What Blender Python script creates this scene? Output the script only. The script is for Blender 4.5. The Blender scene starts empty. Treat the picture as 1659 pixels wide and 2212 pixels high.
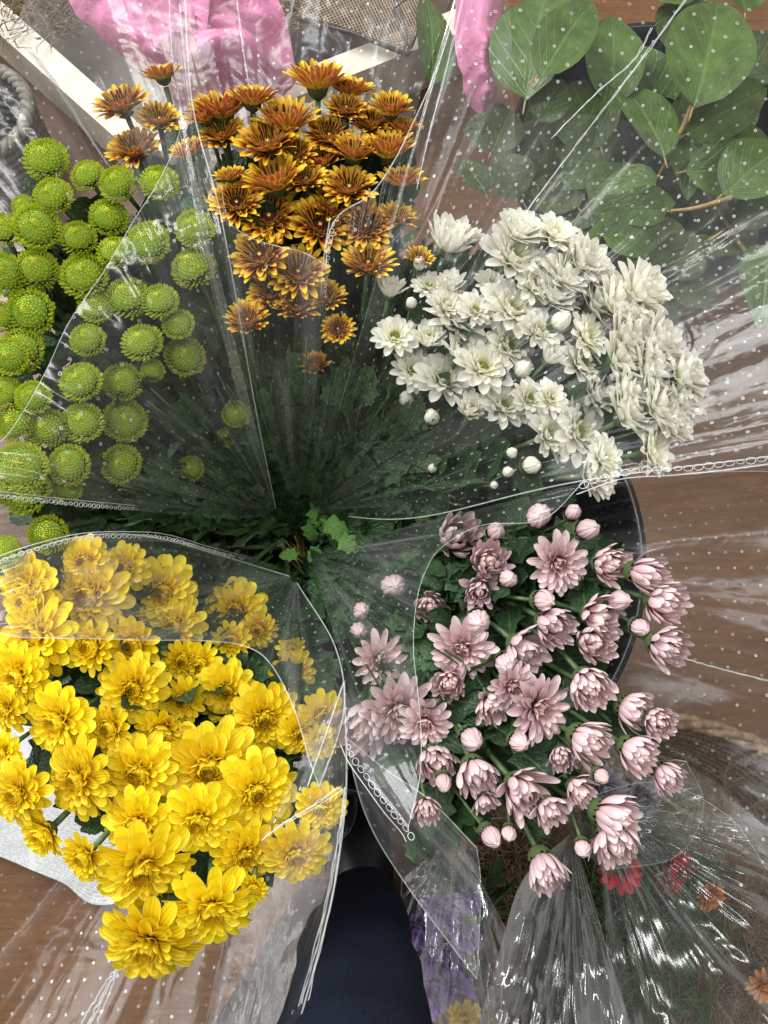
import bpy, math, random
import numpy as np
from mathutils import Vector, Matrix, noise
random.seed(7); np.random.seed(7)
R = math.radians
SC = bpy.context.scene
COL = SC.collection

# ------------------------------------------------------------ camera
H = 1.30; TILT = R(12); FOC = 1703.0            # focal length in units of a 1659 x 2212 picture
cam_d = bpy.data.cameras.new('camera'); cam = bpy.data.objects.new('camera', cam_d); COL.objects.link(cam)
cam.location = (0, 0, H); cam.rotation_euler = (TILT, 0, 0)
cam_d.sensor_fit = 'VERTICAL'; cam_d.sensor_height = 24.0
cam_d.lens = 24.0 * FOC / 2212.0
cam_d.clip_start = 0.02; cam_d.clip_end = 60
SC.camera = cam
CT, ST = math.cos(TILT), math.sin(TILT)
CX = Vector((1, 0, 0)); CY = Vector((0, CT, ST)); CZ = Vector((0, -ST, CT))   # picture right, picture up, towards viewer

# ------------------------------------------------------------ light: soft daylight from the shop front
world = bpy.data.worlds.new('World'); SC.world = world; world.use_nodes = True
bg = world.node_tree.nodes['Background']; bg.inputs[0].default_value = (1.0, 0.98, 0.96, 1); bg.inputs[1].default_value = 0.26
def area(name, loc, target, sx, sy, power, col):
    d = bpy.data.lights.new(name, 'AREA'); d.shape = 'RECTANGLE'; d.size = sx; d.size_y = sy; d.energy = power; d.color = col
    o = bpy.data.objects.new(name, d); COL.objects.link(o); o.location = loc
    o.rotation_euler = (Vector(target) - Vector(loc)).to_track_quat('-Z', 'Y').to_euler()
    return o
area('shop_front_daylight', (-1.5, 1.7, 2.5), (0, 0.1, 0.5), 2.4, 1.6, 98, (0.97, 0.99, 1.0))
area('ceiling_tube_light', (0.9, 0.5, 2.9), (0.1, 0.1, 0.5), 0.16, 1.5, 18, (1.0, 0.98, 0.94))  # unseen strip lamps, added to put glints on the film
area('ceiling_tube_light', (-0.5, 0.1, 2.9), (0.0, 0.1, 0.5), 0.12, 1.4, 10, (0.92, 0.96, 1.0))
SC.view_settings.view_transform = 'Standard'; SC.view_settings.look = 'None'
SC.view_settings.gamma = 1.0; SC.view_settings.exposure = 0.60; SC.view_settings.use_curve_mapping = False
SC.render.engine = 'CYCLES'
cy = SC.cycles
cy.use_denoising = True; cy.transparent_max_bounces = 40; cy.max_bounces = 8; cy.diffuse_bounces = 3
cy.glossy_bounces = 3; cy.transmission_bounces = 6; cy.caustics_reflective = False; cy.caustics_refractive = False
cy.sample_clamp_indirect = 4.0

# ------------------------------------------------------------ helpers
def at(px, py, z):
    d = CX * ((px - 829.5) / FOC) + CY * (-(py - 1106) / FOC) - CZ
    k = (z - H) / d.z
    return Vector((0, 0, H)) + d * k
def depth(px, py, z):
    d = CX * ((px - 829.5) / FOC) + CY * (-(py - 1106) / FOC) - CZ
    return (z - H) / d.z
def wsize(npx, px, py, z): return npx * depth(px, py, z) / FOC

class MB:
    def __init__(s): s.v = []; s.f = []; s.uv = []; s.t = []
    def grid(s, P, UV, t=0.0, close_u=False):
        """P[i][j] grid of points (n x m x 3), UV the same shape x 2"""
        P = np.asarray(P, float); n, m = P.shape[:2]; b = len(s.v)
        s.v.extend(map(tuple, P.reshape(-1, 3))); s.uv.extend(map(tuple, np.asarray(UV, float).reshape(-1, 2)))
        s.t.extend([t] * (n * m))
        for i in range(n - 1):
            for j in range(m - 1 if not close_u else m):
                j2 = (j + 1) % m
                s.f.append((b + i*m + j, b + i*m + j2, b + (i+1)*m + j2, b + (i+1)*m + j))
    def tube(s, pts, rad, sides=6, t=0.0, caps=True):
        pts = [Vector(p) for p in pts]; n = len(pts)
        rs = rad if hasattr(rad, '__len__') else [rad] * n
        up = Vector((0.13, 0.31, 0.94)); rows = []; uvs = []; L = 0
        for i, p in enumerate(pts):
            tg = (pts[min(i+1, n-1)] - pts[max(i-1, 0)])
            tg = tg.normalized() if tg.length > 1e-9 else Vector((0, 0, 1))
            a = tg.cross(up)
            a = a.normalized() if a.length > 1e-4 else tg.cross(Vector((1, 0, 0))).normalized()
            b = tg.cross(a).normalized(); up = a.cross(tg)
            if i: L += (p - pts[i-1]).length
            rows.append([tuple(p + (a * math.cos(k*2*math.pi/sides) + b * math.sin(k*2*math.pi/sides)) * rs[i]) for k in range(sides)])
            uvs.append([(k / sides, L) for k in range(sides)])
        base = len(s.v); s.grid(rows, uvs, t, close_u=True)
        if caps:
            s.f.append(tuple(base + k for k in range(sides))[::-1]); s.f.append(tuple(base + (n-1)*sides + k for k in range(sides)))
    def box(s, c, sx, sy, sz, rot=0.0):
        c = Vector(c); b = len(s.v); cr, sr = math.cos(rot), math.sin(rot)
        for dx in (-1, 1):
            for dy in (-1, 1):
                for dz in (-1, 1):
                    x, y = dx*sx/2, dy*sy/2
                    s.v.append((c.x + x*cr - y*sr, c.y + x*sr + y*cr, c.z + dz*sz/2)); s.uv.append((x, y)); s.t.append(0)
        for q in ((0,1,3,2),(4,6,7,5),(0,4,5,1),(2,3,7,6),(0,2,6,4),(1,5,7,3)): s.f.append(tuple(b + k for k in q))
    def mesh(s, name, mat, smooth=True):
        me = bpy.data.meshes.new(name); me.from_pydata(s.v, [], s.f)
        uvl = me.uv_layers.new(name='UVMap')
        li = np.zeros(len(me.loops), dtype=np.int32); me.loops.foreach_get('vertex_index', li)
        uvl.data.foreach_set('uv', np.asarray(s.uv, dtype=np.float32)[li].ravel())
        a = me.attributes.new('t', 'FLOAT', 'POINT'); a.data.foreach_set('value', np.asarray(s.t, dtype=np.float32))
        if smooth: me.polygons.foreach_set('use_smooth', [True] * len(me.polygons))
        me.materials.append(mat); me.update()
        return me
def link(name, me, parent=None, mat_local=None):
    o = bpy.data.objects.new(name, me); COL.objects.link(o)
    if parent is not None:
        o.parent = parent
    if mat_local is not None: o.matrix_basis = mat_local
    return o
def tag(o, label=None, cat=None, group=None, kind=None):
    if label: o['label'] = label
    if cat: o['category'] = cat
    if group: o['group'] = group
    if kind: o['kind'] = kind
    return o
def empty(name, loc=(0, 0, 0)):
    o = bpy.data.objects.new(name, None); COL.objects.link(o); o.location = loc; o.empty_display_size = 0.02
    return o
def link_world(name, mb, mat, root, smooth=True):
    """a part built in world coordinates under a root that only has a location"""
    L = Vector(root.location); me = mb.mesh(name, mat, smooth)
    off = np.array(L); n = len(me.vertices); co = np.zeros(n*3, dtype=np.float32)
    me.vertices.foreach_get('co', co); co = co.reshape(-1, 3) - off.astype(np.float32); me.vertices.foreach_set('co', co.ravel()); me.update()
    return link(name, me, root)

def catmull(pts, n):
    P = [np.asarray(p, float) for p in pts]; P = [2*P[0]-P[1]] + P + [2*P[-1]-P[-2]]
    segs = len(P) - 3; out = []
    for k in range(n):
        x = k / (n - 1) * segs; i = min(int(x), segs - 1); t = x - i
        a, b, c, d = P[i], P[i+1], P[i+2], P[i+3]
        out.append(0.5*((2*b) + (-a+c)*t + (2*a-5*b+4*c-d)*t*t + (-a+3*b-3*c+d)*t**3))
    return np.array(out)

# ------------------------------------------------------------ materials
class NT:
    def __init__(s, name):
        s.m = bpy.data.materials.new(name); s.m.use_nodes = True; s.n = s.m.node_tree.nodes; s.l = s.m.node_tree.links
        s.n.clear(); s.out = s.n.new('ShaderNodeOutputMaterial')
    def new(s, t, **k):
        x = s.n.new(t)
        for a, b in k.items(): setattr(x, a, b)
        return x
    def put(s, sock, v):
        if isinstance(v, bpy.types.NodeSocket): s.l.new(v, sock)
        elif v is not None: sock.default_value = v
    def math(s, op, a, b=None, c=None, clamp=False):
        x = s.new('ShaderNodeMath', operation=op, use_clamp=clamp)
        for i, v in enumerate((a, b, c)):
            if v is not None: s.put(x.inputs[i], v)
        return x.outputs[0]
    def mix(s, f, a, b, bt='MIX'):
        x = s.new('ShaderNodeMix', data_type='RGBA', blend_type=bt)
        s.put(x.inputs['Factor'], f); s.put(x.inputs[6], a); s.put(x.inputs[7], b); return x.outputs[2]
    def noise(s, scale, vec=None, detail=3, rough=0.5, dist=0.0):
        x = s.new('ShaderNodeTexNoise'); x.inputs['Scale'].default_value = scale; x.inputs['Detail'].default_value = detail
        x.inputs['Roughness'].default_value = rough; x.inputs['Distortion'].default_value = dist
        if vec is not None: s.l.new(vec, x.inputs['Vector'])
        return x
    def ramp(s, f, stops):
        x = s.new('ShaderNodeValToRGB'); e = x.color_ramp.elements
        while len(e) < len(stops): e.new(0.5)
        for i, (p, c) in enumerate(stops): e[i].position = p; e[i].color = (*c, 1) if len(c) == 3 else c
        s.put(x.inputs[0], f); return x.outputs[0]
    def coords(s, kind='Object'): return s.new('ShaderNodeTexCoord').outputs[kind]
    def mapping(s, vec, scale=(1,1,1), rot=(0,0,0)):
        x = s.new('ShaderNodeMapping'); s.l.new(vec, x.inputs['Vector']); x.inputs['Scale'].default_value = scale; x.inputs['Rotation'].default_value = rot
        return x.outputs[0]
    def bump(s, h, strength=0.3, dist=0.002, normal=None):
        x = s.new('ShaderNodeBump'); x.inputs['Strength'].default_value = strength; x.inputs['Distance'].default_value = dist
        s.l.new(h, x.inputs['Height'])
        if normal is not None: s.l.new(normal, x.inputs['Normal'])
        return x.outputs[0]
    def principled(s, color, rough=0.5, spec=0.5, normal=None, metal=0.0):
        x = s.new('ShaderNodeBsdfPrincipled'); s.put(x.inputs['Base Color'], color); s.put(x.inputs['Roughness'], rough)
        x.inputs['Specular IOR Level'].default_value = spec; x.inputs['Metallic'].default_value = metal
        if normal is not None: s.l.new(normal, x.inputs['Normal'])
        return x
    def done(s, shader): s.l.new(shader, s.out.inputs['Surface']); return s.m

def c4(c): return (*c, 1.0)
def plain(name, col, rough=0.5, nscale=40, var=0.25, bump=0.0, spec=0.5, metal=0.0):
    n = NT(name); co = n.coords('Object'); nz = n.noise(nscale, co, 4)
    dark = tuple(x*(1-var) for x in col); lite = tuple(min(1, x*(1+var)) for x in col)
    c = n.ramp(nz.outputs[0], [(0.3, dark), (0.7, lite)])
    nm = n.bump(nz.outputs[0], bump, 0.003) if bump else None
    return n.done(n.principled(c, rough, spec, nm, metal).outputs[0])

def petal_mat(name, inner_stops, outer_stops, back=None, trans=0.25, rough=0.5, edge=None, ribs=0.35, edge0=.34):
    """colour runs along the petal (UV y); attribute t blends outer florets (0) to the heart (1)"""
    n = NT(name); uv = n.coords('UV'); sep = n.new('ShaderNodeSeparateXYZ'); n.l.new(uv, sep.inputs[0])
    at_ = n.new('ShaderNodeAttribute', attribute_name='t')
    a = n.ramp(sep.outputs[1], outer_stops); b = n.ramp(sep.outputs[1], inner_stops)
    c = n.mix(at_.outputs['Fac'], a, b)
    if edge:
        e = n.math('ABSOLUTE', n.math('SUBTRACT', sep.outputs[0], 0.5))
        nz = n.noise(60, n.mapping(uv, (3, .5, 1)))
        e = n.math('MULTIPLY', n.math('SUBTRACT', n.math('ADD', e, n.math('MULTIPLY', nz.outputs[0], 0.12)), edge0), 6.0, clamp=True)
        c = n.mix(n.math('MULTIPLY', e, 0.8), c, c4(edge))
    if back:
        g = n.new('ShaderNodeNewGeometry')
        bk = n.ramp(sep.outputs[1], back)
        if edge: bk = n.mix(n.math('MULTIPLY', e, 0.6), bk, c4(edge))
        c = n.mix(g.outputs['Backfacing'], bk, c)
    oi = n.new('ShaderNodeObjectInfo'); hs = n.new('ShaderNodeHueSaturation')
    n.put(hs.inputs['Value'], n.math('ADD', n.math('MULTIPLY', oi.outputs['Random'], 0.16), 0.90)); n.put(hs.inputs['Color'], c)
    n.put(hs.inputs['Hue'], n.math('ADD', n.math('MULTIPLY', oi.outputs['Random'], 0.012), 0.494))
    c = hs.outputs[0]
    w = n.new('ShaderNodeTexWave'); w.inputs['Scale'].default_value = 1.3; w.inputs['Distortion'].default_value = 0.6; n.l.new(uv, w.inputs['Vector'])
    nm = n.bump(w.outputs[1], ribs, 0.0008)
    p = n.principled(c, rough, 0.35, nm)
    tr = n.new('ShaderNodeBsdfTranslucent'); n.put(tr.inputs[0], c)
    mx = n.new('ShaderNodeMixShader'); mx.inputs[0].default_value = trans; n.l.new(p.outputs[0], mx.inputs[1]); n.l.new(tr.outputs[0], mx.inputs[2])
    return n.done(mx.outputs[0])

M = {}
M['yellow'] = petal_mat('yellow_petal', [(0, (.50,.24,.0)), (.6, (.80,.43,.0)), (1, (.88,.58,.01))],
                        [(0, (.68,.34,.0)), (.40, (.90,.64,.006)), (1, (.94,.74,.016))], edge=(.96,.82,.05), trans=.34)
M['white'] = petal_mat('white_petal', [(0, (.62,.66,.22)), (.45, (.90,.88,.62)), (1, (.95,.92,.80))],
                       [(0, (.80,.80,.46)), (.35, (.94,.92,.80)), (1, (.96,.94,.87))], trans=.45, ribs=.08)
M['pink'] = petal_mat('pink_petal', [(0, (.38,.14,.10)), (.4, (.66,.36,.29)), (1, (.82,.60,.52))],
                      [(0, (.44,.20,.21)), (.4, (.68,.46,.48)), (.85, (.79,.60,.61)), (1, (.86,.72,.70))], trans=.22)
M['orange'] = petal_mat('bronze_petal', [(0, (.05,.003,.003)), (.7, (.11,.006,.004)), (.92, (.18,.012,.006)), (1, (.45,.14,.02))],
                        [(0, (.06,.003,.003)), (.34, (.14,.007,.005)), (.50, (.28,.022,.008)), (.64, (.56,.15,.014)), (.77, (.84,.50,.03)), (1, (.92,.68,.05))],
                        back=[(0, (.76,.60,.06)), (.34, (.72,.40,.05)), (.58, (.42,.10,.055)), (1, (.42,.11,.055))], edge=(.90,.62,.04), edge0=.34)
M['green'] = petal_mat('lime_floret', [(0, (.22,.28,.01)), (.5, (.42,.50,.02)), (1, (.62,.68,.07))],
                       [(0, (.32,.42,.01)), (.4, (.54,.62,.03)), (1, (.76,.80,.13))], trans=.15, rough=.42)
M['purple'] = petal_mat('purple_petal', [(0, (.16,.06,.22)), (1, (.40,.22,.52))], [(0, (.20,.08,.34)), (.5, (.44,.26,.70)), (1, (.60,.42,.84))])
M['palewhite'] = petal_mat('pale_lilac_petal', [(0, (.3,.26,.34)), (1, (.6,.56,.64))], [(0, (.35,.3,.4)), (1, (.66,.62,.7))])
M['red'] = petal_mat('red_petal', [(0, (.55,.01,.04)), (1, (.85,.03,.08))], [(0, (.6,.015,.05)), (1, (.9,.05,.11))])
M['apricot'] = petal_mat('apricot_petal', [(0, (.5,.16,.02)), (1, (.7,.3,.08))], [(0, (.55,.18,.02)), (1, (.72,.32,.10))])
M['disc_yellow'] = plain('olive_disc', (.22,.20,.01), .7, 900, .5, .5)
M['disc_lime'] = plain('lime_disc', (.33,.38,.02), .7, 900, .4, .6)
M['disc_red'] = plain('maroon_disc', (.10,.006,.004), .65, 900, .5, .6)
M['disc_pink'] = plain('rust_disc', (.30,.12,.06), .7, 900, .4, .5)
M['disc_green'] = plain('dark_green_disc', (.20,.32,.015), .7, 900, .4, .5)
M['calyx'] = plain('calyx_green', (.060,.100,.022), .6, 300, .45, .5)
M['stem'] = plain('stem_green', (.060,.105,.035), .5, 120, .3, .3)

def leaf_mat(name, col, back, rough=0.42, vein=(.12,.2,.06)):
    n = NT(name); uv = n.coords('UV'); sep = n.new('ShaderNodeSeparateXYZ'); n.l.new(uv, sep.inputs[0])
    x = n.math('ABSOLUTE', n.math('SUBTRACT', sep.outputs[0], 0.5))
    mid = n.math('SUBTRACT', 1.0, n.math('MULTIPLY', x, 22.0), clamp=True)
    side = n.math('FRACT', n.math('MULTIPLY', n.math('SUBTRACT', sep.outputs[1], n.math('MULTIPLY', x, 0.8)), 7.0))
    side = n.math('SUBTRACT', 1.0, n.math('MULTIPLY', n.math('ABSOLUTE', n.math('SUBTRACT', side, 0.5)), 9.0), clamp=True)
    v = n.math('MAXIMUM', mid, n.math('MULTIPLY', side, 0.5))
    co = n.coords('Object'); nz = n.noise(35, co, 3)
    c = n.ramp(nz.outputs[0], [(.3, tuple(k*.7 for k in col)), (.7, tuple(k*1.35 for k in col))])
    c = n.mix(n.math('MULTIPLY', v, 0.7), c, c4(vein))
    nzb = n.noise(9, n.coords('UV'), 3)
    g = n.new('ShaderNodeNewGeometry'); c = n.mix(g.outputs['Backfacing'], c, c4(back))
    nm = n.bump(n.math('ADD', n.math('MULTIPLY', v, -.6), n.math('MULTIPLY', nzb.outputs[0], 1.5)), 0.7, 0.002)
    p = n.principled(c, rough, 0.5, nm)
    tr = n.new('ShaderNodeBsdfTranslucent'); n.put(tr.inputs[0], n.mix(0.5, c, c4((.10,.22,.02))))
    mx = n.new('ShaderNodeMixShader'); mx.inputs[0].default_value = .18; n.l.new(p.outputs[0], mx.inputs[1]); n.l.new(tr.outputs[0], mx.inputs[2])
    return n.done(mx.outputs[0])
M['leaf'] = leaf_mat('dark_leaf', (.020,.050,.018), (.06,.095,.055))
M['leaf2'] = leaf_mat('streaked_leaf', (.034,.080,.026), (.08,.13,.07), .36)
M['sprig'] = leaf_mat('fresh_leaf', (.10,.25,.04), (.26,.38,.24), .45, (.3,.45,.15))
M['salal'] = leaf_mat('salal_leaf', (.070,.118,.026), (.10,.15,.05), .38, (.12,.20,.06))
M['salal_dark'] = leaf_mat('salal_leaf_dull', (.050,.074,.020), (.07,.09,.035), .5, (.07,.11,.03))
M['twig'] = plain('twig_brown', (.30,.20,.08), .7, 90, .35, .4)
M['dill'] = plain('feathery_green', (.07,.12,.045), .6, 60, .4)

# clear film with a grid of punched pin holes
def film_mat(name, haze=0.07, nu=36, nv=30, dots=True, crinkle=0.25, tint=(.985,.99,.985), rough=.17, cr_scale=1.0, gain=1.0):
    n = NT(name); uv = n.coords('UV'); sep = n.new('ShaderNodeSeparateXYZ'); n.l.new(uv, sep.inputs[0])
    u, v = sep.outputs[0], sep.outputs[1]
    # long soft pleats along the sleeve and finer crumples
    s1 = n.noise(1.0, n.mapping(uv, (16*cr_scale, 4*cr_scale, 1)), 3, .5, 1.0)
    s2 = n.noise(1.0, n.mapping(uv, (70*cr_scale, 7.0*cr_scale, 1)), 2, .5, .8)
    co = n.coords('Object'); s3 = n.noise(16*cr_scale, co, 2, .5, 1.2)
    hgt = n.math('ADD', n.math('MULTIPLY', s1.outputs[0], 1.0), n.math('ADD', n.math('MULTIPLY', s2.outputs[0], .25), n.math('MULTIPLY', s3.outputs[0], 1.2)))
    nm = n.bump(hgt, crinkle*.7, 0.012)
    fr = n.new('ShaderNodeFresnel'); fr.inputs[0].default_value = 1.5; n.l.new(nm, fr.inputs['Normal'])
    refl = n.math('MINIMUM', n.math('MULTIPLY', fr.outputs[0], .85*gain), .30)
    gl = n.new('ShaderNodeBsdfGlossy'); gl.inputs['Roughness'].default_value = rough; gl.inputs[0].default_value = (1, 1, 1, 1); n.l.new(nm, gl.inputs['Normal'])
    tp = n.new('ShaderNodeBsdfTransparent'); tp.inputs[0].default_value = c4(tint)
    df = n.new('ShaderNodeBsdfDiffuse'); df.inputs[0].default_value = (.80,.82,.82,1)
    tl = n.new('ShaderNodeBsdfTranslucent'); tl.inputs[0].default_value = (.80,.82,.82,1)
    dd = n.new('ShaderNodeMixShader'); dd.inputs[0].default_value = .4; n.l.new(df.outputs[0], dd.inputs[1]); n.l.new(tl.outputs[0], dd.inputs[2])
    # haze: a little everywhere, more in the noise streaks
    hz = n.math('MULTIPLY', n.math('POWER', n.math('MULTIPLY', s1.outputs[0], 1.55, clamp=True), 6.0), haze*1.4)
    hz = n.math('ADD', hz, haze*.22)
    # where the sleeve is gathered tight its pleats turn milky
    s4 = n.noise(1.0, n.mapping(uv, (55, 5, 1)), 3, .6, .4)
    g_ = n.math('MULTIPLY_ADD', v, -3.6, 1.0, clamp=True)
    hz = n.math('ADD', hz, n.math('MULTIPLY', g_, n.math('MULTIPLY', n.math('POWER', n.math('MULTIPLY', s4.outputs[0], 1.6, clamp=True), 7.0), .09)))
    a = n.new('ShaderNodeMixShader'); n.put(a.inputs[0], hz); n.l.new(tp.outputs[0], a.inputs[1]); n.l.new(dd.outputs[0], a.inputs[2])
    b = n.new('ShaderNodeMixShader'); n.put(b.inputs[0], refl); n.l.new(a.outputs[0], b.inputs[1]); n.l.new(gl.outputs[0], b.inputs[2])
    last = b.outputs[0]
    if dots:
        uu = n.math('MULTIPLY', u, 62.0); fu = n.math('SUBTRACT', n.math('FRACT', uu), .5)
        vv = n.math('ADD', n.math('MULTIPLY', v, 62.0), n.math('MULTIPLY', n.math('FLOORED_MODULO', n.math('FLOOR', uu), 2.0), .5))
        fv = n.math('SUBTRACT', n.math('FRACT', vv), .5)
        r2 = n.math('SQRT', n.math('ADD', n.math('MULTIPLY', fu, fu), n.math('MULTIPLY', fv, fv)))
        ring = n.math('SUBTRACT', 1.0, n.math('MULTIPLY', n.math('ABSOLUTE', n.math('SUBTRACT', r2, .060)), 30.0), clamp=True)
        # some holes are better lifted than others
        wn = n.new('ShaderNodeTexWhiteNoise', noise_dimensions='2D'); cb = n.new('ShaderNodeCombineXYZ')
        n.put(cb.inputs[0], n.math('FLOOR', uu)); n.put(cb.inputs[1], n.math('FLOOR', vv)); n.l.new(cb.outputs[0], wn.inputs['Vector'])
        fade = n.noise(1.0, n.mapping(uv, (9, 9, 1)), 2)
        ring = n.math('MULTIPLY', ring, n.math('MULTIPLY', n.math('ADD', n.math('MULTIPLY', wn.outputs[0], .75), .10), n.math('MULTIPLY_ADD', fade.outputs[0], 2.2, -.35, clamp=True)))
        rd = n.new('ShaderNodeBsdfDiffuse'); rd.inputs[0].default_value = (.9,.92,.92,1)
        rg = n.new('ShaderNodeBsdfGlossy'); rg.inputs['Roughness'].default_value = .35
        rm = n.new('ShaderNodeMixShader'); rm.inputs[0].default_value = .4; n.l.new(rd.outputs[0], rm.inputs[1]); n.l.new(rg.outputs[0], rm.inputs[2])
        x = n.new('ShaderNodeMixShader'); n.put(x.inputs[0], ring); n.l.new(last, x.inputs[1]); n.l.new(rm.outputs[0], x.inputs[2]); last = x.outputs[0]
    return n.done(last)
def fold_mat(name, alpha=.5, rough=.15):
    n = NT(name); co = n.coords('Object'); nz = n.noise(120, co, 3)
    p = n.principled((.86,.88,.88,1), rough, .9)
    tp = n.new('ShaderNodeBsdfTransparent'); mx = n.new('ShaderNodeMixShader')
    n.put(mx.inputs[0], n.math('MULTIPLY', n.math('POWER', nz.outputs[0], .8), alpha, clamp=True))
    n.l.new(tp.outputs[0], mx.inputs[1]); n.l.new(p.outputs[0], mx.inputs[2]); return n.done(mx.outputs[0])
M['fold'] = fold_mat('film_edge', .42)
M['fold_soft'] = fold_mat('film_soft_fold', .35, .2)
M['ring'] = fold_mat('heat_seal', .75, .25)

# ------------------------------------------------------------ the setting
def floor_mat():
    n = NT('brown_board_floor'); co = n.coords('Object')
    g = n.noise(1.0, n.mapping(co, (14, 90, 14), (0, 0, R(80))), 5, .62, 1.2)
    g2 = n.noise(5, co, 4, .6, .5); g3 = n.noise(260, co, 2)
    c = n.ramp(g.outputs[0], [(.25, (.062,.024,.007)), (.55, (.130,.052,.014)), (.8, (.21,.095,.028))])
    c = n.mix(n.math('MULTIPLY', g2.outputs[0], .35), c, c4((.20,.10,.04)))
    spk = n.math('GREATER_THAN', g3.outputs[0], .72); c = n.mix(n.math('MULTIPLY', spk, .3), c, c4((.42,.32,.24)))
    r = n.math('ADD', n.math('MULTIPLY', g2.outputs[0], .3), .32)
    return n.done(n.principled(c, r, .45, n.bump(g.outputs[0], .25, .001)).outputs[0])
mb = MB(); mb.grid([[(-6, -6, 0), (6, -6, 0)], [(-6, 6, 0), (6, 6, 0)]], [[(0, 0), (1, 0)], [(0, 1), (1, 1)]])
fl = link('floor', mb.mesh('floor', floor_mat())); tag(fl, kind='structure')

# ------------------------------------------------------------ lathe
def lathe(mb, c, prof, n=64, t=0):
    rows = []; uvs = []
    for (r, z) in prof:
        rows.append([(c[0] + r*math.cos(2*math.pi*k/n), c[1] + r*math.sin(2*math.pi*k/n), c[2] + z) for k in range(n)])
        uvs.append([(k/n, z) for k in range(n)])
    mb.grid(rows, uvs, t, close_u=True)

M['black'] = plain('black_plastic', (.012,.013,.014), .28, 30, .4, .05)
M['water'] = plain('dark_water', (.01,.013,.01), .06, 5, .2)
def bucket(px, py, zr, rpx, label, handle=False):
    c = at(px, py, zr); rw = wsize(rpx, px, py, zr); c.z = 0.002
    root = empty('flower_bucket', c); hgt = zr
    mb = MB(); b = rw*.72
    lathe(mb, c, [(0.0, 0), (b, 0), (b+.002, .01), (rw*.965, hgt-.03), (rw*.97, hgt-.012), (rw, hgt-.008), (rw, hgt), (rw*.965, hgt), (rw*.955, hgt-.01), (b-.004, .02), (0, .015)], 96)
    link_world('shell', mb, M['black'], root)
    mb = MB(); lathe(mb, c, [(b*1.02+.2*(rw-b), .2*hgt+.01), (0, .2*hgt+.01)], 48); link_world('water', mb, M['water'], root)
    tag(root, label, 'bucket', None)
    return root
bk = bucket(880, 1190, .36, 516, 'large round black plastic bucket that all five wrapped bunches stand in')
# wire bail of the bucket
M['wire'] = plain('galvanised_wire', (.55,.55,.53), .25, 50, .2, 0, .5, .9)
mb = MB(); pts = [at(*p) for p in ((560,1122,.30),(553,1150,.29),(551,1180,.28),(557,1205,.28),(572,1225,.27),(600,1240,.26),(640,1250,.24))]
mb.tube(catmull(pts, 24), .0013, 8); link_world('handle', mb, M['wire'], bk)
bucket(690, 1745, .16, 82, 'small black bucket on the floor between the yellow and pink bunches')
bucket(1430, 330, .20, 330, 'black bucket added as dark backing under the broad green leaves')  # added so the gaps between the leaves look dark

# ------------------------------------------------------------ flower heads (unit radius)
GA = math.pi*(3 - math.sqrt(5))
def petal(mb, ang, L, W, r0, z0, th0, th1, cup, t, rnd, tip=.5, twist=0.0, ns=8, nc=5, pw=1.0):
    rows = []; uvs = []; r, z = r0, z0; ca, sa = math.cos(ang), math.sin(ang)
    sp = 0.0
    for i in range(ns):
        s = 1 - (1 - i/(ns-1))**1.55; th = th0 + (th1-th0)*s**pw
        if i: r += math.cos(th)*L*(s-sp); z += math.sin(th)*L*(s-sp)
        sp = s
        if s < .6: f = .42 + .58*math.sin(s/.6*math.pi/2)
        else: f = max(0.0, 1-((s-.6)/.4)**2.6)**tip
        w = W*max(f, .12); nx, nz = -math.sin(th), math.cos(th)
        row = []; uvr = []
        for k in range(nc):
            q = k/(nc-1)*2-1; lat = q*w; up = cup*w*q*q + twist*w*q*s
            rr = r + nx*up; zz = z + nz*up
            row.append((rr*ca - lat*sa, rr*sa + lat*ca, zz)); uvr.append((k/(nc-1), s))
        rows.append(row); uvs.append(uvr)
    mb.grid(rows, uvs, t)
def layer(mb, rnd, n, L, W, r0, z0, th0, th1, cup=.35, spiral=False, t=(0, 0), jit=1.0, tip=.5, off=0.0, ns=8, nc=5, skip=0.0, pw=1.0):
    def lp(x, i): return x if not isinstance(x, tuple) else x[0] + (x[1]-x[0])*i
    for k in range(n):
        if rnd.random() < skip: continue
        q = k/max(1, n-1)
        ang = (k*GA if spiral else k*2*math.pi/n) + off + rnd.gauss(0, .07*jit)*(0.5 if spiral else 1)
        petal(mb, ang, lp(L, q)*(1+rnd.gauss(0, .06*jit)), lp(W, q)*(1+rnd.gauss(0, .09*jit)), lp(r0, q), lp(z0, q),
              R(lp(th0, q)+rnd.gauss(0, 5*jit)), R(lp(th1, q)+rnd.gauss(0, 9*jit)), cup*(1+rnd.gauss(0, .25*jit)), lp(t, q), rnd, tip,
              rnd.gauss(0, .25*jit), ns, nc, pw)
def dome(mb, r, h, z0, n=16, bumps=True, rnd=None):
    rows = []; uvs = []
    for i in range(6):
        a = i/5*math.pi/2
        rows.append([(r*math.cos(a)*math.cos(2*math.pi*k/n), r*math.cos(a)*math.sin(2*math.pi*k/n), z0 + h*math.sin(a)) for k in range(n)]); uvs.append([(k/n, i/5) for k in range(n)])
    mb.grid(rows, uvs, 0, close_u=True)
    if bumps:
        for k in range(46):
            q = math.sqrt((k+.5)/46); a = k*GA; x, y = q*r*.95*math.cos(a), q*r*.95*math.sin(a); z = z0 + h*math.sqrt(max(0, 1-q*q))
            mb.tube([(x, y, z-.02), (x*1.03, y*1.03, z+.035), (x*1.04, y*1.04, z+.05)], [.024, .02, .006], 5)
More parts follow.
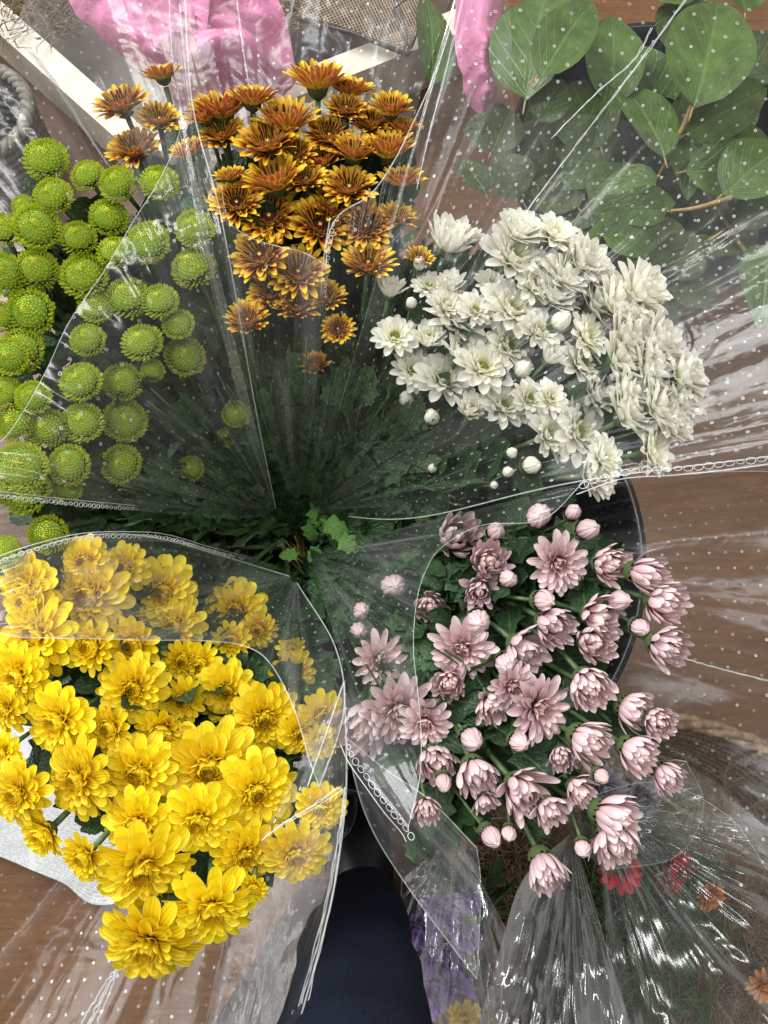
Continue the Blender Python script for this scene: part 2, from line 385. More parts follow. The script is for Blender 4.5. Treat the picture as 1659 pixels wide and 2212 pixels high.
def calyx(r, h, rnd, zb=-.12):
    mb = MB(); lathe(mb, (0, 0, 0), [(.05, zb-h), (.10, zb-h), (r*.8, zb-h*.55), (r, zb), (r*.96, zb+.06)], 20)
    for k in range(16):
        petal(mb, k*2*math.pi/16 + rnd.gauss(0, .1), h*1.35, r*.19, r*.62, zb-h*.7, R(20), R(95), .2, 0, rnd, .7, 0, 5, 3)
    return mb
KINDS = {}
def head(kind, variant, build, mat, disc, disc_mat, cal):
    rnd = random.Random(hash((len(kind), variant, sum(map(ord, kind))))); mb = MB(); build(mb, rnd)
    me = mb.mesh('petals', mat)
    dme = None
    if disc: d = MB(); dome(d, *disc); dme = d.mesh('disc', disc_mat)
    cme = calyx(*cal[:2], rnd, *cal[2:]).mesh('calyx', M['calyx'])
    KINDS.setdefault(kind, []).append((me, dme, cme, cal))

def b_yellow(mb, r):
    layer(mb, r, 15, .80, .168, .20, -.06, 8, -14, .30, off=r.random(), tip=.42)
    layer(mb, r, 15, .72, .160, .20, -.01, 16, -2, .30, off=r.random(), tip=.42)
    layer(mb, r, 14, .58, .142, .22, .04, 28, 12, .45, off=r.random(), tip=.42)
    layer(mb, r, 14, .42, .105, .22, .07, 42, 35, .70, off=r.random(), t=(.1, .1))
    layer(mb, r, 11, .30, .085, .24, .10, 50, 75, 1.1, off=r.random(), t=(.2, .2), skip=.15)
    layer(mb, r, 74, (.34, .11), (.056, .022), (.25, .05), (.06, .17), (58, 85), (128, 100), .6, True, (.35, 1), .6, ns=6, nc=3)
def b_yellow_half(mb, r):
    layer(mb, r, 15, .74, .155, .26, -.05, 25, 12, .40, off=r.random(), tip=.42)
    layer(mb, r, 14, .60, .145, .26, .0, 42, 40, .55, off=r.random(), tip=.42)
    layer(mb, r, 13, .48, .120, .27, .05, 58, 80, .70, off=r.random(), t=(.15, .15))
    layer(mb, r, 84, (.44, .14), (.07, .026), (.34, .05), (.05, .24), (60, 88), (132, 100), .6, True, (.3, 1), .6, ns=6, nc=3)
def b_white(mb, r):
    layer(mb, r, 13, .78, .165, .20, -.05, 22, 12, .40, off=r.random(), tip=.6)
    layer(mb, r, 13, .68, .155, .20, .0, 36, 28, .45, off=r.random(), tip=.6)
    layer(mb, r, 12, .50, .125, .20, .03, 50, 48, .5, off=r.random(), tip=.6, t=(.1, .1))
    layer(mb, r, 11, .32, .085, .19, .05, 62, 80, .7, off=r.random(), tip=.6, t=(.6, .6))
def b_white_double(mb, r):
    layer(mb, r, 13, .84, .180, .20, -.10, 34, 24, .40, off=r.random(), tip=.6)
    layer(mb, r, 13, .80, .170, .20, -.03, 48, 42, .45, off=r.random(), tip=.6)
    layer(mb, r, 12, .72, .155, .18, .03, 60, 60, .5, off=r.random(), tip=.6)
    layer(mb, r, 11, .58, .130, .14, .06, 70, 80, .55, off=r.random(), tip=.6, t=(.2, .2))
    layer(mb, r, 9, .40, .095, .10, .08, 78, 100, .6, off=r.random(), tip=.6, t=(.7, .7))
def b_white_cup(mb, r):
    layer(mb, r, 14, 1.0, .165, .26, -.20, 42, 62, .45, off=r.random(), tip=.7)
    layer(mb, r, 13, .92, .155, .24, -.12, 55, 74, .5, off=r.random(), tip=.7)
    layer(mb, r, 12, .76, .135, .22, -.05, 64, 86, .55, off=r.random(), tip=.7, t=(.2, .2))
    layer(mb, r, 12, .55, .11, .18, .0, 72, 104, .6, off=r.random(), tip=.7, t=(.7, .7))
def b_bud(mb, r):
    layer(mb, r, 12, 1.72, .215, .20, -.35, 8, 172, .75, off=r.random(), tip=.6, jit=.6, ns=11)
    layer(mb, r, 12, 1.62, .20, .18, -.30, 16, 165, .75, off=r.random(), tip=.6, jit=.8, t=(.15, .15), ns=11)
    layer(mb, r, 10, 1.40, .18, .15, -.22, 28, 160, .7, off=r.random(), tip=.6, jit=.9, t=(.5, .5), ns=9)
    dome(mb, .40, .55, -.25, 14, False)
def b_pink_cup(mb, r):
    layer(mb, r, 13, 1.32, .165, .24, -.42, 12, 88, .40, off=r.random(), tip=.6, jit=.9, ns=10, pw=.75)
    layer(mb, r, 13, 1.26, .155, .22, -.36, 22, 98, .42, off=r.random(), tip=.6, jit=.9, ns=10, pw=.75)
    layer(mb, r, 12, 1.10, .14, .20, -.25, 38, 112, .45, off=r.random(), tip=.6, t=(.2, .2), ns=9)
    layer(mb, r, 12, .95, .115, .16, -.12, 50, 138, .55, off=r.random(), tip=.6, t=(.55, .55), ns=9)
    layer(mb, r, 12, .75, .10, .12, -.05, 60, 132, .65, True, tip=.6, t=(.8, 1))
def b_pink_mid(mb, r):
    layer(mb, r, 12, 1.26, .180, .22, -.40, 10, 80, .45, off=r.random(), tip=.45, jit=1.3, ns=10, pw=.7)
    layer(mb, r, 12, 1.14, .165, .20, -.32, 24, 96, .45, off=r.random(), tip=.55, jit=1.2, ns=10, pw=.7)
    layer(mb, r, 11, .92, .135, .20, -.18, 40, 108, .5, off=r.random(), tip=.55, t=(.15, .15), ns=9)
    layer(mb, r, 12, .74, .11, .16, -.06, 54, 128, .6, off=r.random(), tip=.55, t=(.45, .45), ns=9)
    layer(mb, r, 20, (.60, .35), (.085, .05), (.16, .04), (-.02, .1), (62, 85), (135, 105), .8, True, tip=.6, t=(.7, 1))
def b_pink(mb, r):
    layer(mb, r, 14, .84, .140, .18, -.12, 20, 4, .55, off=r.random(), tip=.5)
    layer(mb, r, 14, .76, .135, .18, -.05, 32, 24, .55, off=r.random(), tip=.5)
    layer(mb, r, 12, .64, .105, .19, .0, 44, 44, .6, off=r.random(), tip=.5, t=(.1, .1))
    layer(mb, r, 11, .50, .090, .18, .04, 56, 75, .65, off=r.random(), tip=.5, t=(.35, .35))
    layer(mb, r, 26, (.40, .22), (.065, .04), (.20, .04), (.06, .12), (62, 85), (120, 100), .7, True, (.6, 1), .9)
def b_orange(mb, r):
    layer(mb, r, 19, .80, .108, .26, -.10, 24, 14, .35, off=r.random())
    layer(mb, r, 18, .73, .104, .26, -.04, 36, 28, .38, off=r.random())
    layer(mb, r, 17, .56, .090, .27, .01, 46, 44, .42, off=r.random(), t=(.65, .65))
    layer(mb, r, 18, .42, .066, .27, .04, 52, 60, .5, off=r.random(), t=(1, 1))
    layer(mb, r, 16, .25, .050, .25, .06, 58, 90, .6, off=r.random(), t=(1, 1))
def b_orange_cup(mb, r):
    layer(mb, r, 20, .92, .105, .28, -.16, 34, 30, .35, off=r.random())
    layer(mb, r, 19, .84, .100, .27, -.08, 44, 44, .38, off=r.random())
    layer(mb, r, 17, .64, .090, .27, .0, 54, 58, .42, off=r.random(), t=(.4, .4))
    layer(mb, r, 15, .42, .070, .25, .04, 60, 70, .5, off=r.random(), t=(1, 1))
def b_green(mb, r):
    N = 300
    for k in range(N):
        q = k/(N-1); phi = R(-42 + 128*q**.95)
        L = .33 - .20*q; W = .070 - .040*q
        petal(mb, k*GA + r.gauss(0, .03), L*(1+r.gauss(0, .08)), W, .72*math.cos(phi), .55*math.sin(phi), phi + R(-18 + 10*q + r.gauss(0, 4)), phi + R(88 - 20*q + r.gauss(0, 9)), .8, q, r, .5, 0, 6, 3)
for v in range(4): head('yellow_open', v, b_yellow, M['yellow'], (.10, .05, .14, 12), M['disc_yellow'], (.30, .22, -.10))
for v in range(2): head('yellow_half', v, b_yellow_half, M['yellow'], (.12, .06, .18, 12), M['disc_yellow'], (.36, .26, -.10))
for v in range(3): head('white_open', v, b_white, M['white'], (.17, .08, .04, 14), M['disc_lime'], (.27, .22, -.08))
for v in range(3): head('white_double', v, b_white_double, M['white'], (.10, .06, .06, 12), M['disc_lime'], (.27, .24, -.10))
for v in range(2): head('white_cup', v, b_white_cup, M['white'], (.18, .08, .0, 14), M['disc_lime'], (.36, .30, -.20))
for v in range(2): head('white_bud', v, b_bud, M['white'], None, None, (.62, .45, -.30))
for v in range(3): head('pink_open', v, b_pink, M['pink'], (.10, .05, .10, 12), M['disc_pink'], (.28, .24, -.12))
for v in range(4): head('pink_cup', v, b_pink_cup, M['pink'], None, None, (.50, .42, -.42))
for v in range(4): head('pink_mid', v, b_pink_mid, M['pink'], None, None, (.44, .38, -.38))
for v in range(2): head('pink_bud', v, b_bud, M['pink'], None, None, (.60, .45, -.30))
for v in range(3): head('orange_open', v, b_orange, M['orange'], (.27, .07, .04, 16), M['disc_red'], (.34, .26, -.12))
for v in range(3): head('orange_cup', v, b_orange_cup, M['orange'], (.26, .07, .04, 16), M['disc_red'], (.36, .30, -.16))
for v in range(4): head('green_button', v, b_green, M['green'], (.66, .48, 0, 18, False), M['disc_green'], (.45, .26, -.26))
for v in range(2): head('purple_open', v, b_white_double, M['purple'], None, None, (.27, .22, -.08))
for v in range(1): head('lilac_open', v, b_white_double, M['palewhite'], None, None, (.27, .22, -.08))
# small golden eye of the bronze daisies
mb = MB(); dome(mb, .055, .03, .13, 8, False)
for k in range(5): mb.tube([(0.03*math.cos(k*1.26), .03*math.sin(k*1.26), .13), (.06*math.cos(k*1.26), .06*math.sin(k*1.26), .19)], [.018, .008], 5)
M['eye'] = plain('yellow_eye', (.62,.50,.03), .6, 500, .3); EYE = mb.mesh('eye', M['eye'])

# ------------------------------------------------------------ leaves
def lobed_leaf(mb, base, d, nrm, L, W, rnd, t=0, droop=.3, ns=11):
    d = Vector(d).normalized(); side = d.cross(Vector(nrm))
    if side.length < 1e-3: side = d.cross(Vector((0.3, 0.9, 0.2)))
    side.normalize(); up = side.cross(d).normalized(); ph = rnd.random()*.3
    rows = []; uvs = []; p = Vector(base); ds = L/(ns-1); curl = rnd.gauss(droop, .25)
    for i in range(ns):
        s = i/(ns-1); a = -curl*s*1.4
        if i: p = p + (d*math.cos(a) + up*math.sin(a))*ds
        env = .12 + .88*math.sin(math.pi*min(1, s*1.02))**.7 if 0 < s < 1 else .05
        if s < .22: env *= .35
        w = W*env*(1 + .24*math.sin(2*math.pi*(3.6*s + ph))) if s > .15 else W*env
        lift = .25 + .15*math.sin(9*s)
        rows.append([tuple(p + side*(q*w) + up*(abs(q)*w*lift + (math.sin(s*14+q*3)*.06*W))) for q in (-1, -.55, 0, .55, 1)])
        uvs.append([((q+1)/2, s) for q in (-1, -.55, 0, .55, 1)])
    mb.grid(rows, uvs, t)
def ovate_leaf(mb, base, d, nrm, L, W, rnd, curl=.38, fold=.26, ns=14):
    d = Vector(d).normalized(); side = d.cross(Vector(nrm)).normalized(); up = side.cross(d).normalized()
    rows = []; uvs = []; p = Vector(base); ds = L/(ns-1)
    for i in range(ns):
        s = i/(ns-1); a = -curl*s*1.5 + .15
        if i: p = p + (d*math.cos(a) + up*math.sin(a))*ds
        w = W*(math.sin(math.pi*s**.72)**.80*.98 + .015) if s < 1 else W*.01
        wav = math.sin(s*11 + L*50)*.04*W
        qs = (-1, -.66, -.33, 0, .33, .66, 1)
        rows.append([tuple(p + side*(q*w) + up*(abs(q)*w*fold + wav*q)) for q in qs]); uvs.append([((q+1)/2, s) for q in qs])
    mb.grid(rows, uvs)

# ------------------------------------------------------------ the five bunches
C0 = (650, 1150)
def zfl(px, py):
    D = math.hypot(px-C0[0], py-C0[1]); return .40 + .30*math.tanh((D/430)**1.0)
def zfilm(px, py):
    D = math.hypot(px-C0[0], py-C0[1]); return .42 + .36*math.tanh((D/400)**1.0)
ORD = ['first','second','third','fourth','fifth','sixth','seventh','eighth','ninth','tenth','eleventh','twelfth','thirteenth','fourteenth']
FL = []
def grow(kind, px, py, rpx, lean, z=None, rnd=random, nleaf=7, base=C0, basez=.30, leafmat='leaf', leafsize=1.0):
    z = zfl(px, py) if z is None else z
    z += rnd.uniform(-.008, .008)
    v = rnd.randrange(len(KINDS[kind])); me, dme, cme, cal = KINDS[kind][v]
    FL.append((px, py, rpx)); p = at(px, py, z); r = wsize(rpx*SCALE.get(kind, 1.15), px, py, z)
    ax = (CX*lean[0] - CY*lean[1] + CZ).normalized()
    q = ax.to_track_quat('Z', 'Y').to_matrix().to_4x4() @ Matrix.Rotation(rnd.random()*6.28, 4, 'Z')
    root = empty(NAMES[kind.split('_')[0]], p)
    r *= rnd.uniform(.93, 1.07) if kind != 'green_button' else rnd.uniform(.86, 1.10)
    S = Matrix.Diagonal((r*rnd.uniform(.95, 1.05), r*rnd.uniform(.95, 1.05), r*rnd.uniform(.84, 1.10), 1))
    link('petals', me, root, q @ S)
    if dme:
        d = link('disc', dme, root, q @ S)
        if kind.startswith('orange'): link('eye', EYE, d)
    link('calyx', cme, root, q @ S)
    # stem from the tied base up to the calyx
    b = at(base[0] + rnd.gauss(0, 34) + (px-base[0])*.10, base[1] + rnd.gauss(0, 34) + (py-base[1])*.10, basez)
    hd = p + ax*r*(cal[2]-cal[1]*.9 if len(cal) > 2 else -.3)
    k = (hd - b).length
    pts = [b, b + Vector((0, 0, .25*k)) + (hd-b)*.2, hd - ax*.22*k, hd]
    bz = []
    for i in range(14):
        s = i/13; bz.append(pts[0]*(1-s)**3 + pts[1]*3*s*(1-s)**2 + pts[2]*3*s*s*(1-s) + pts[3]*s**3)
    sr = min(.0026, r*.12)
    mb = MB(); mb.tube(bz, [sr*1.1]*12 + [sr*.9, sr*1.1], 6); st = link_world('stem', mb, M['stem'], root)
    st2 = MB()
    for i in range(nleaf):
        s = .40 + .47*(i + rnd.random())/nleaf; x = s*13; j = min(12, int(x)); pp = bz[j].lerp(bz[j+1], x-j); tg = (bz[j+1]-bz[j]).normalized()
        rd = Vector((rnd.gauss(0, 1), rnd.gauss(0, 1), rnd.gauss(0, .5))); rd = (rd - tg*rd.dot(tg)).normalized()
        dd = tg*rnd.uniform(.5, 1.2) + rd*rnd.uniform(.4, 1.0)
        L = rnd.uniform(.034, .056)*leafsize
        lobed_leaf(st2, pp, dd, Vector((0, 0, 1)) + tg*-.3 + rd*.3, L, L*.30, rnd, droop=.25)
    if nleaf:
        lf = st2.mesh('leaves', M[leafmat]); 
        n = len(lf.vertices); co = np.zeros(n*3, dtype=np.float32); lf.vertices.foreach_get('co', co)
        co = co.reshape(-1, 3) - np.array(root.location, dtype=np.float32); lf.vertices.foreach_set('co', co.ravel()); lf.update()
        link('leaves', lf, st)
    return root
SCALE = {'yellow_open': 1.20, 'yellow_half': 1.26, 'white_open': 1.3, 'white_double': 1.44, 'white_cup': 1.2, 'white_bud': 1.15, 'pink_open': 1.2, 'pink_cup': 1.24, 'pink_mid': 1.22, 'pink_bud': 1.2, 'orange_open': 1.14, 'orange_cup': 1.16, 'green_button': 1.14}
NAMES = {'yellow': 'yellow_chrysanthemum', 'white': 'white_chrysanthemum', 'pink': 'pink_chrysanthemum', 'orange': 'bronze_chrysanthemum',
         'green': 'green_chrysanthemum', 'purple': 'purple_flower', 'lilac': 'lilac_flower', 'red': 'red_flower', 'apricot': 'apricot_flower'}
FORM = {'mid': 'half-open ruffled', 'open': 'open', 'half': 'half-open', 'double': 'full', 'cup': 'half-open', 'bud': 'closed', 'button': 'round button'}
COLOUR = {'yellow': 'yellow', 'white': 'white', 'pink': 'pale pink', 'orange': 'bronze and yellow', 'green': 'lime green'}

GREEN = [(100,345,47),(190,380,38),(255,398,45),(345,395,45),(115,425,46),(50,445,26),(8,497,38),(80,490,47),(235,470,44),(170,515,46),(250,545,46),(320,525,45),
 (420,495,46),(80,582,46),(8,592,44),(182,595,49),(418,580,46),(277,643,48),(208,660,38),(65,675,53),(2,685,36),(385,700,34),(190,735,43),(307,740,45),
 (45,758,52),(400,770,45),(345,650,38),(175,825,44),(265,825,49),(8,850,44),(72,858,38),(105,925,44),(35,915,42),(178,912,48),(270,908,42),(510,895,32),(45,1010,53),
 (150,1005,48),(262,1003,43),(55,1062,48),(145,1055,36),(4,1060,30),(105,1155,40),(12,1192,32),(412,1012,28),(490,945,20),(20,770,40),(330,800,25)]
ORANGE = [(265,230,60,'o'),(292,328,52,'o'),(345,262,48,'o'),(352,165,38,'c'),(545,218,46,'c'),(685,180,57,'c'),(480,243,54,'c'),(480,295,48,'o'),(620,268,60,'c'),
 (580,315,62,'o'),(755,198,44,'c'),(748,238,50,'o'),(845,238,40,'c'),(800,270,46,'o'),(872,285,34,'c'),(710,298,50,'o'),(765,332,44,'c'),(840,328,50,'c'),(640,335,42,'o'),
 (595,395,58,'c'),(662,390,46,'o'),(755,410,56,'o'),(512,442,50,'o'),(583,470,62,'o'),(690,490,60,'o'),(722,452,46,'c'),(790,492,54,'o'),(868,392,46,'c'),
 (565,555,62,'o'),(645,592,60,'o'),(795,572,50,'c'),(590,635,54,'o'),(640,665,40,'c'),(535,695,40,'c'),(730,712,34,'o'),(680,790,30,'c'),(500,382,32,'c'),(822,300,34,'o'),
 (442,255,34,'c'),(705,645,34,'c'),(530,400,30,'c'),(410,330,34,'c'),(700,350,38,'c'),(905,560,26,'c'),(860,470,34,'c')]
WHITE = [(969,526,57,'c'),(906,575,19,'b'),(1020,518,24,'c'),(1105,561,72,'d'),(841,630,32,'c'),(927,621,36,'d'),(971,619,32,'c'),(888,658,19,'b'),(962,665,46,'d'),(987,695,64,'d'),
 (853,728,42,'o'),(925,735,36,'c'),(992,758,38,'c'),(1105,672,64,'d'),(1026,672,36,'d'),(1096,749,60,'o'),(892,802,42,'o'),(957,822,56,'o'),(1040,797,56,'d'),(1126,802,28,'b'),
 (1119,508,44,'d'),(1197,512,52,'d'),(1254,569,54,'d'),(1290,600,56,'d'),(1219,604,52,'d'),(1373,638,60,'d'),(1284,661,56,'d'),(1194,648,44,'d'),(1323,661,48,'d'),(1204,698,30,'b'),
 (1162,718,46,'d'),(1264,730,48,'o'),(1348,735,66,'d'),(1410,748,60,'d'),(1187,775,30,'c'),(1254,790,52,'o'),(1336,780,58,'d'),(1398,797,58,'d'),(1468,815,52,'d'),(1142,862,40,'d'),
 (1187,862,40,'d'),(1284,855,42,'d'),(1348,855,56,'d'),(1398,845,56,'d'),(1415,885,56,'d'),(1460,862,50,'d'),(1350,900,56,'d'),(1435,912,46,'d'),(1182,942,50,'o'),(1246,932,64,'o'),
 (1298,991,50,'o'),(1274,1026,44,'d'),(1403,974,50,'o'),(1142,1006,26,'b'),(1216,991,16,'b'),(795,828,15,'b'),(877,865,27,'b'),(932,904,24,'b'),(1016,887,38,'c'),(1085,880,52,'o'),
 (1103,979,17,'b'),(1095,1021,17,'b'),(934,1012,14,'b'),(1066,1048,12,'b'),(1235,545,40,'d'),(1060,620,40,'d'),(1150,620,46,'d')]
PINK = [(985,1160,44,'c'),(1068,1150,28,'b'),(1160,1117,36,'b'),(1262,1145,29,'b'),(1055,1215,44,'c'),(1095,1250,28,'b'),(1035,1275,37,'c'),(1205,1215,62,'o'),(1312,1217,43,'c'),(1390,1240,43,'c'),
 (1430,1300,48,'c'),(1330,1297,32,'b'),(928,1307,33,'c'),(1168,1297,32,'b'),(1190,1347,42,'c'),(1032,1340,34,'b'),(1290,1330,46,'c'),(1378,1352,28,'b'),(1435,1395,45,'c'),(850,1265,34,'b'),
 (780,1318,24,'b'),(773,1363,28,'b'),(820,1422,52,'o'),(1000,1400,68,'o'),(1128,1402,50,'c'),(1280,1387,42,'c'),(970,1475,36,'c'),(1105,1482,48,'o'),(1160,1528,66,'o'),(1062,1522,38,'c'),
 (1270,1478,46,'c'),(785,1562,56,'c'),(860,1532,72,'o'),(918,1560,50,'o'),(1360,1530,44,'c'),(1420,1557,32,'c'),(1015,1592,33,'b'),(1117,1600,29,'b'),(1265,1597,50,'c'),(1213,1633,28,'c'),
 (1370,1622,42,'c'),(1435,1672,36,'c'),(940,1640,46,'c'),(957,1683,26,'b'),(1025,1667,44,'c'),(1047,1728,28,'c'),(1125,1705,56,'c'),(1185,1747,38,'c'),(1248,1705,36,'c'),(1295,1672,24,'b'),
 (1318,1762,52,'c'),(1325,1812,48,'c'),(1257,1827,26,'b'),(1175,1872,45,'c'),(1055,1800,27,'b'),(1100,1795,22,'b'),(920,1745,30,'c'),(1235,1110,24,'b'),(1090,1430,32,'b')]
YELLOW = [(185,1213,52,'o'),(195,1285,80,'o'),(272,1228,52,'o'),(60,1270,72,'o'),(350,1277,66,'o'),(80,1370,80,'o'),(380,1350,64,'o'),(510,1320,66,'o'),(200,1397,48,'h'),(290,1392,52,'h'),
 (42,1458,64,'o'),(290,1487,70,'o'),(397,1510,44,'h'),(487,1492,60,'o'),(430,1432,42,'h'),(130,1556,80,'o'),(240,1572,46,'h'),(352,1578,52,'h'),(570,1550,76,'o'),(645,1582,44,'o'),
 (8,1622,42,'o'),(172,1683,76,'o'),(302,1667,76,'o'),(457,1657,96,'o'),(552,1712,76,'o'),(42,1712,62,'o'),(100,1797,50,'h'),(300,1778,72,'o'),(430,1768,72,'o'),(185,1848,50,'h'),
 (310,1872,92,'o'),(530,1842,66,'o'),(640,1842,66,'o'),(457,1957,84,'o'),(548,1915,30,'h'),(322,2032,92,'o'),(692,1742,50,'o'),(630,1452,44,'h'),(692,1542,46,'o'),(628,1400,28,'h'),
 (500,1385,36,'h'),(12,1530,46,'o'),(560,1360,34,'h'),(395,1425,40,'h'),(690,1600,36,'h'),(60,1300,40,'h')]
SPECIAL = {('yellow',457,1657): 'largest wide open yellow chrysanthemum, in the middle of the yellow bunch',
 ('yellow',322,2032): 'big yellow chrysanthemum at the very bottom of the yellow bunch, over bare floor',
 ('yellow',457,1957): 'big yellow chrysanthemum tilted sideways, just above the lowest one of its bunch',
 ('yellow',640,1842): 'yellow chrysanthemum seen through film beside the navy trouser knee',
 ('green',100,345): 'topmost lime button chrysanthemum, its leafy underside showing above its bunch',
 ('green',105,1155): 'lime button chrysanthemum below the heat-sealed seam, through yellow-tinted film',
 ('green',510,895): 'dim lime button chrysanthemum deepest in the sleeve, nearest the tied centre',
 ('orange',685,180): 'tallest bare bronze chrysanthemum, seen from the side against the pink wrap and crate rail',
 ('orange',545,218): 'bare bronze chrysanthemum cup seen from the side just below the pink wrap',
 ('orange',265,230): 'bronze chrysanthemum behind clear film under the pink wrap, apart from its bunch',
 ('white',969,526): 'single white cup-shaped chrysanthemum at the top corner of the white bunch, next to bronze ones',
 ('white',957,822): 'open white daisy-like chrysanthemum with bright lime centre near closed buds',
 ('white',1246,932): 'wide open white chrysanthemum with a large olive green eye, low in the bunch',
 ('white',1468,815): 'outermost white chrysanthemum, pointing away over the brown floor',
 ('pink',1000,1400): 'largest wide open pale pink chrysanthemum with cream heart, nearest the film edge',
 ('pink',1175,1872): 'lowest pale pink bloom of the bunch, hanging over the crinkled film',
 ('pink',1205,1215): 'open pale pink chrysanthemum with long petals near the black bucket rim',
 ('pink',820,1422): 'round open pink chrysanthemum under film, near the tied centre'}
def rowsof(data):
    ys = sorted(data, key=lambda d: d[1]); n = max(4, round(math.sqrt(len(data))*.95)); out = {}
    per = len(ys)/n
    for r in range(n):
        row = sorted(ys[round(r*per):round((r+1)*per)], key=lambda d: d[0])
        for c, d in enumerate(row): out[d] = (r, c, n, len(row))
    return out
BUNCH = {'orange': 'bronze', 'green': 'lime', 'yellow': 'yellow', 'white': 'white', 'pink': 'pink'}
def plant(col, data, kindof, leanof, zof=None, **kw):
    rw = rowsof(data); rnd = random.Random(col)
    for d in data:
        kind = kindof(d); form = kind.split('_')[1]
        z = zof(d) if zof else None
        o = grow(kind, d[0], d[1], d[2], leanof(d, rnd), z, rnd, **kw)
        r, c, n, m = rw[d]; sp = SPECIAL.get((col, d[0], d[1]))
        if not sp:
            side = f'{ORD[c]} from left' if c < m/2 else (f'{ORD[m-1-c]} from right' if c < m-1 else 'rightmost')
            if c == 0: side = 'leftmost'
            noun = 'bud' if form == 'bud' else 'chrysanthemum'
            f = 'button' if form == 'button' else FORM[form]
            cl = {'orange': 'bronze', 'green': 'lime', 'pink': 'pale pink'}.get(col, col)
            sp = f'{f} {cl} {noun}, {side} in row {["one","two","three","four","five","six","seven","eight","nine"][r]} from top of {BUNCH[col]} bunch'
        tag(o, sp, 'flower', f'{COLOUR[col]} chrysanthemums of one bunch')
def J(r, s=.18): return r.gauss(0, s)
GX = lambda d, r: (-.05 + J(r), -.42 - .0 + .0006*max(0, d[1]-500) + J(r))
plant('green', GREEN, lambda d: 'green_button', GX, nleaf=7)
plant('orange', ORANGE, lambda d: 'orange_open' if d[3] == 'o' else 'orange_cup',
      lambda d, r: (J(r, .14) + (d[0]-650)/1400, (-1.10 if d[3] == 'c' else -.62) + (0.35 if d[1] > 430 else 0) - (.35 if d[1] < 230 else 0) + J(r, .1)),
      zof=lambda d: .60 if (d[0] < 370) else zfl(d[0], d[1]), nleaf=7)
WK = {'o': 'white_open', 'd': 'white_double', 'c': 'white_cup', 'b': 'white_bud'}
plant('white', WHITE, lambda d: 'white_open' if d[3] == 'd' and d[0] < 1300 and d[0] % 5 < 3 else WK[d[3]],
      lambda d, r: (.15 + .9*max(0, (d[0]-950)/480) + J(r, .12), (-.75 if d[3] == 'c' else -.45) - (.15 if d[1] < 650 else 0) + .25*max(0, (d[1]-800)/200) + J(r, .12)),
      nleaf=6)
PK = {'o': 'pink_open', 'c': 'pink_cup', 'b': 'pink_bud'}
plant('pink', PINK, lambda d: 'pink_mid' if d[3] == 'c' and d[0] % 3 == 0 else PK[d[3]],
      lambda d, r: (.12 + .50*max(-.2, (d[0]-1000)/430) + J(r, .20), .12 + .42*(d[1]-1400)/450 + J(r, .20)), nleaf=8)
plant('yellow', YELLOW, lambda d: 'yellow_open' if d[3] == 'o' else 'yellow_half',
      lambda d, r: ((d[0]-380)/900 + J(r, .11), .08 + .30*(d[1]-1500)/500 + J(r, .11)), nleaf=10)

# ------------------------------------------------------------ clear sleeves
def spline_pts(apex, mids, rim, bulge, n):
    """apex / rim = (px,py,z); mids = list of (px,py) or None"""
    if mids:
        k = len(mids); P = [apex] + [(m[0], m[1], apex[2] + (rim[2]-apex[2])*((i+1)/(k+1))**.7) for i, m in enumerate(mids)] + [rim]
        P = catmull(P, n)
    else:
        P = np.array([[apex[j] + (rim[j]-apex[j])*(i/(n-1)) for j in range(3)] for i in range(n)])
        P[:, 2] = apex[2] + (rim[2]-apex[2])*np.linspace(0, 1, n)**.72
    P[:, 2] += bulge*np.sin(np.pi*np.linspace(0, 1, n))
    return P
def sheet(mb, apex, splines, bulge=.0, nv=70, nuf=14, wr=.004, seed=0, spread=14, freq=9.0, u0=0.0, u1=1.0, dome_=False):
    """splines: list of ((rimx, rimy, rimz), mids or None)"""
    ctrl = []
    for i, (rim, mids) in enumerate(splines):
        a = math.atan2(rim[1]-apex[1], rim[0]-apex[0])
        ap = (apex[0] + spread*math.cos(a), apex[1] + spread*math.sin(a), apex[2])
        ctrl.append(spline_pts(ap, mids, rim, bulge, nv))
    ctrl = np.array(ctrl); nu = (len(splines)-1)*nuf + 1
    full = np.array([catmull(list(ctrl[:, j]), nu) for j in range(nv)])       # nv x nu x 3
    rows = []; uvs = []
    for j in range(nv):
        v = j/(nv-1); row = []; uvr = []
        for i in range(nu):
            u = i/(nu-1); x, y, z = full[j, i]
            if dome_: z = max(z, zfilm(x, y) - .012*(1-v))
            w = noise.noise(Vector((u*freq*3, v*1.6, seed*7.3))) + .5*noise.noise(Vector((u*freq*8, v*3.0, seed*3.1+5)))
            w2 = noise.noise(Vector((u*freq, v*5, seed+40)))
            p = at(x, y, z + (w*.9 + w2*.8)*wr*(.25 + .9*v))
            row.append(tuple(p)); uvr.append((u0 + (u1-u0)*u, v))
        rows.append(row); uvs.append(uvr)
    A = np.array(rows); ref = A[int(nv*.72)]
    um = np.concatenate([[0], np.cumsum(np.linalg.norm(np.diff(ref, axis=0), axis=1))])
    vm = np.concatenate([np.zeros((1, nu)), np.cumsum(np.linalg.norm(np.diff(A, axis=0), axis=2), axis=0)])
    uvs = [[(um[i] + seed*3.1, vm[j, i]) for i in range(nu)] for j in range(nv)]
    mb.grid(rows, uvs)
    return rows
def rim_part(root, rows, r=.00035, name='rim', mat='fold'):
    mb = MB(); mb.tube(rows[-1], r, 5); return link_world(name, mb, M[mat], root)
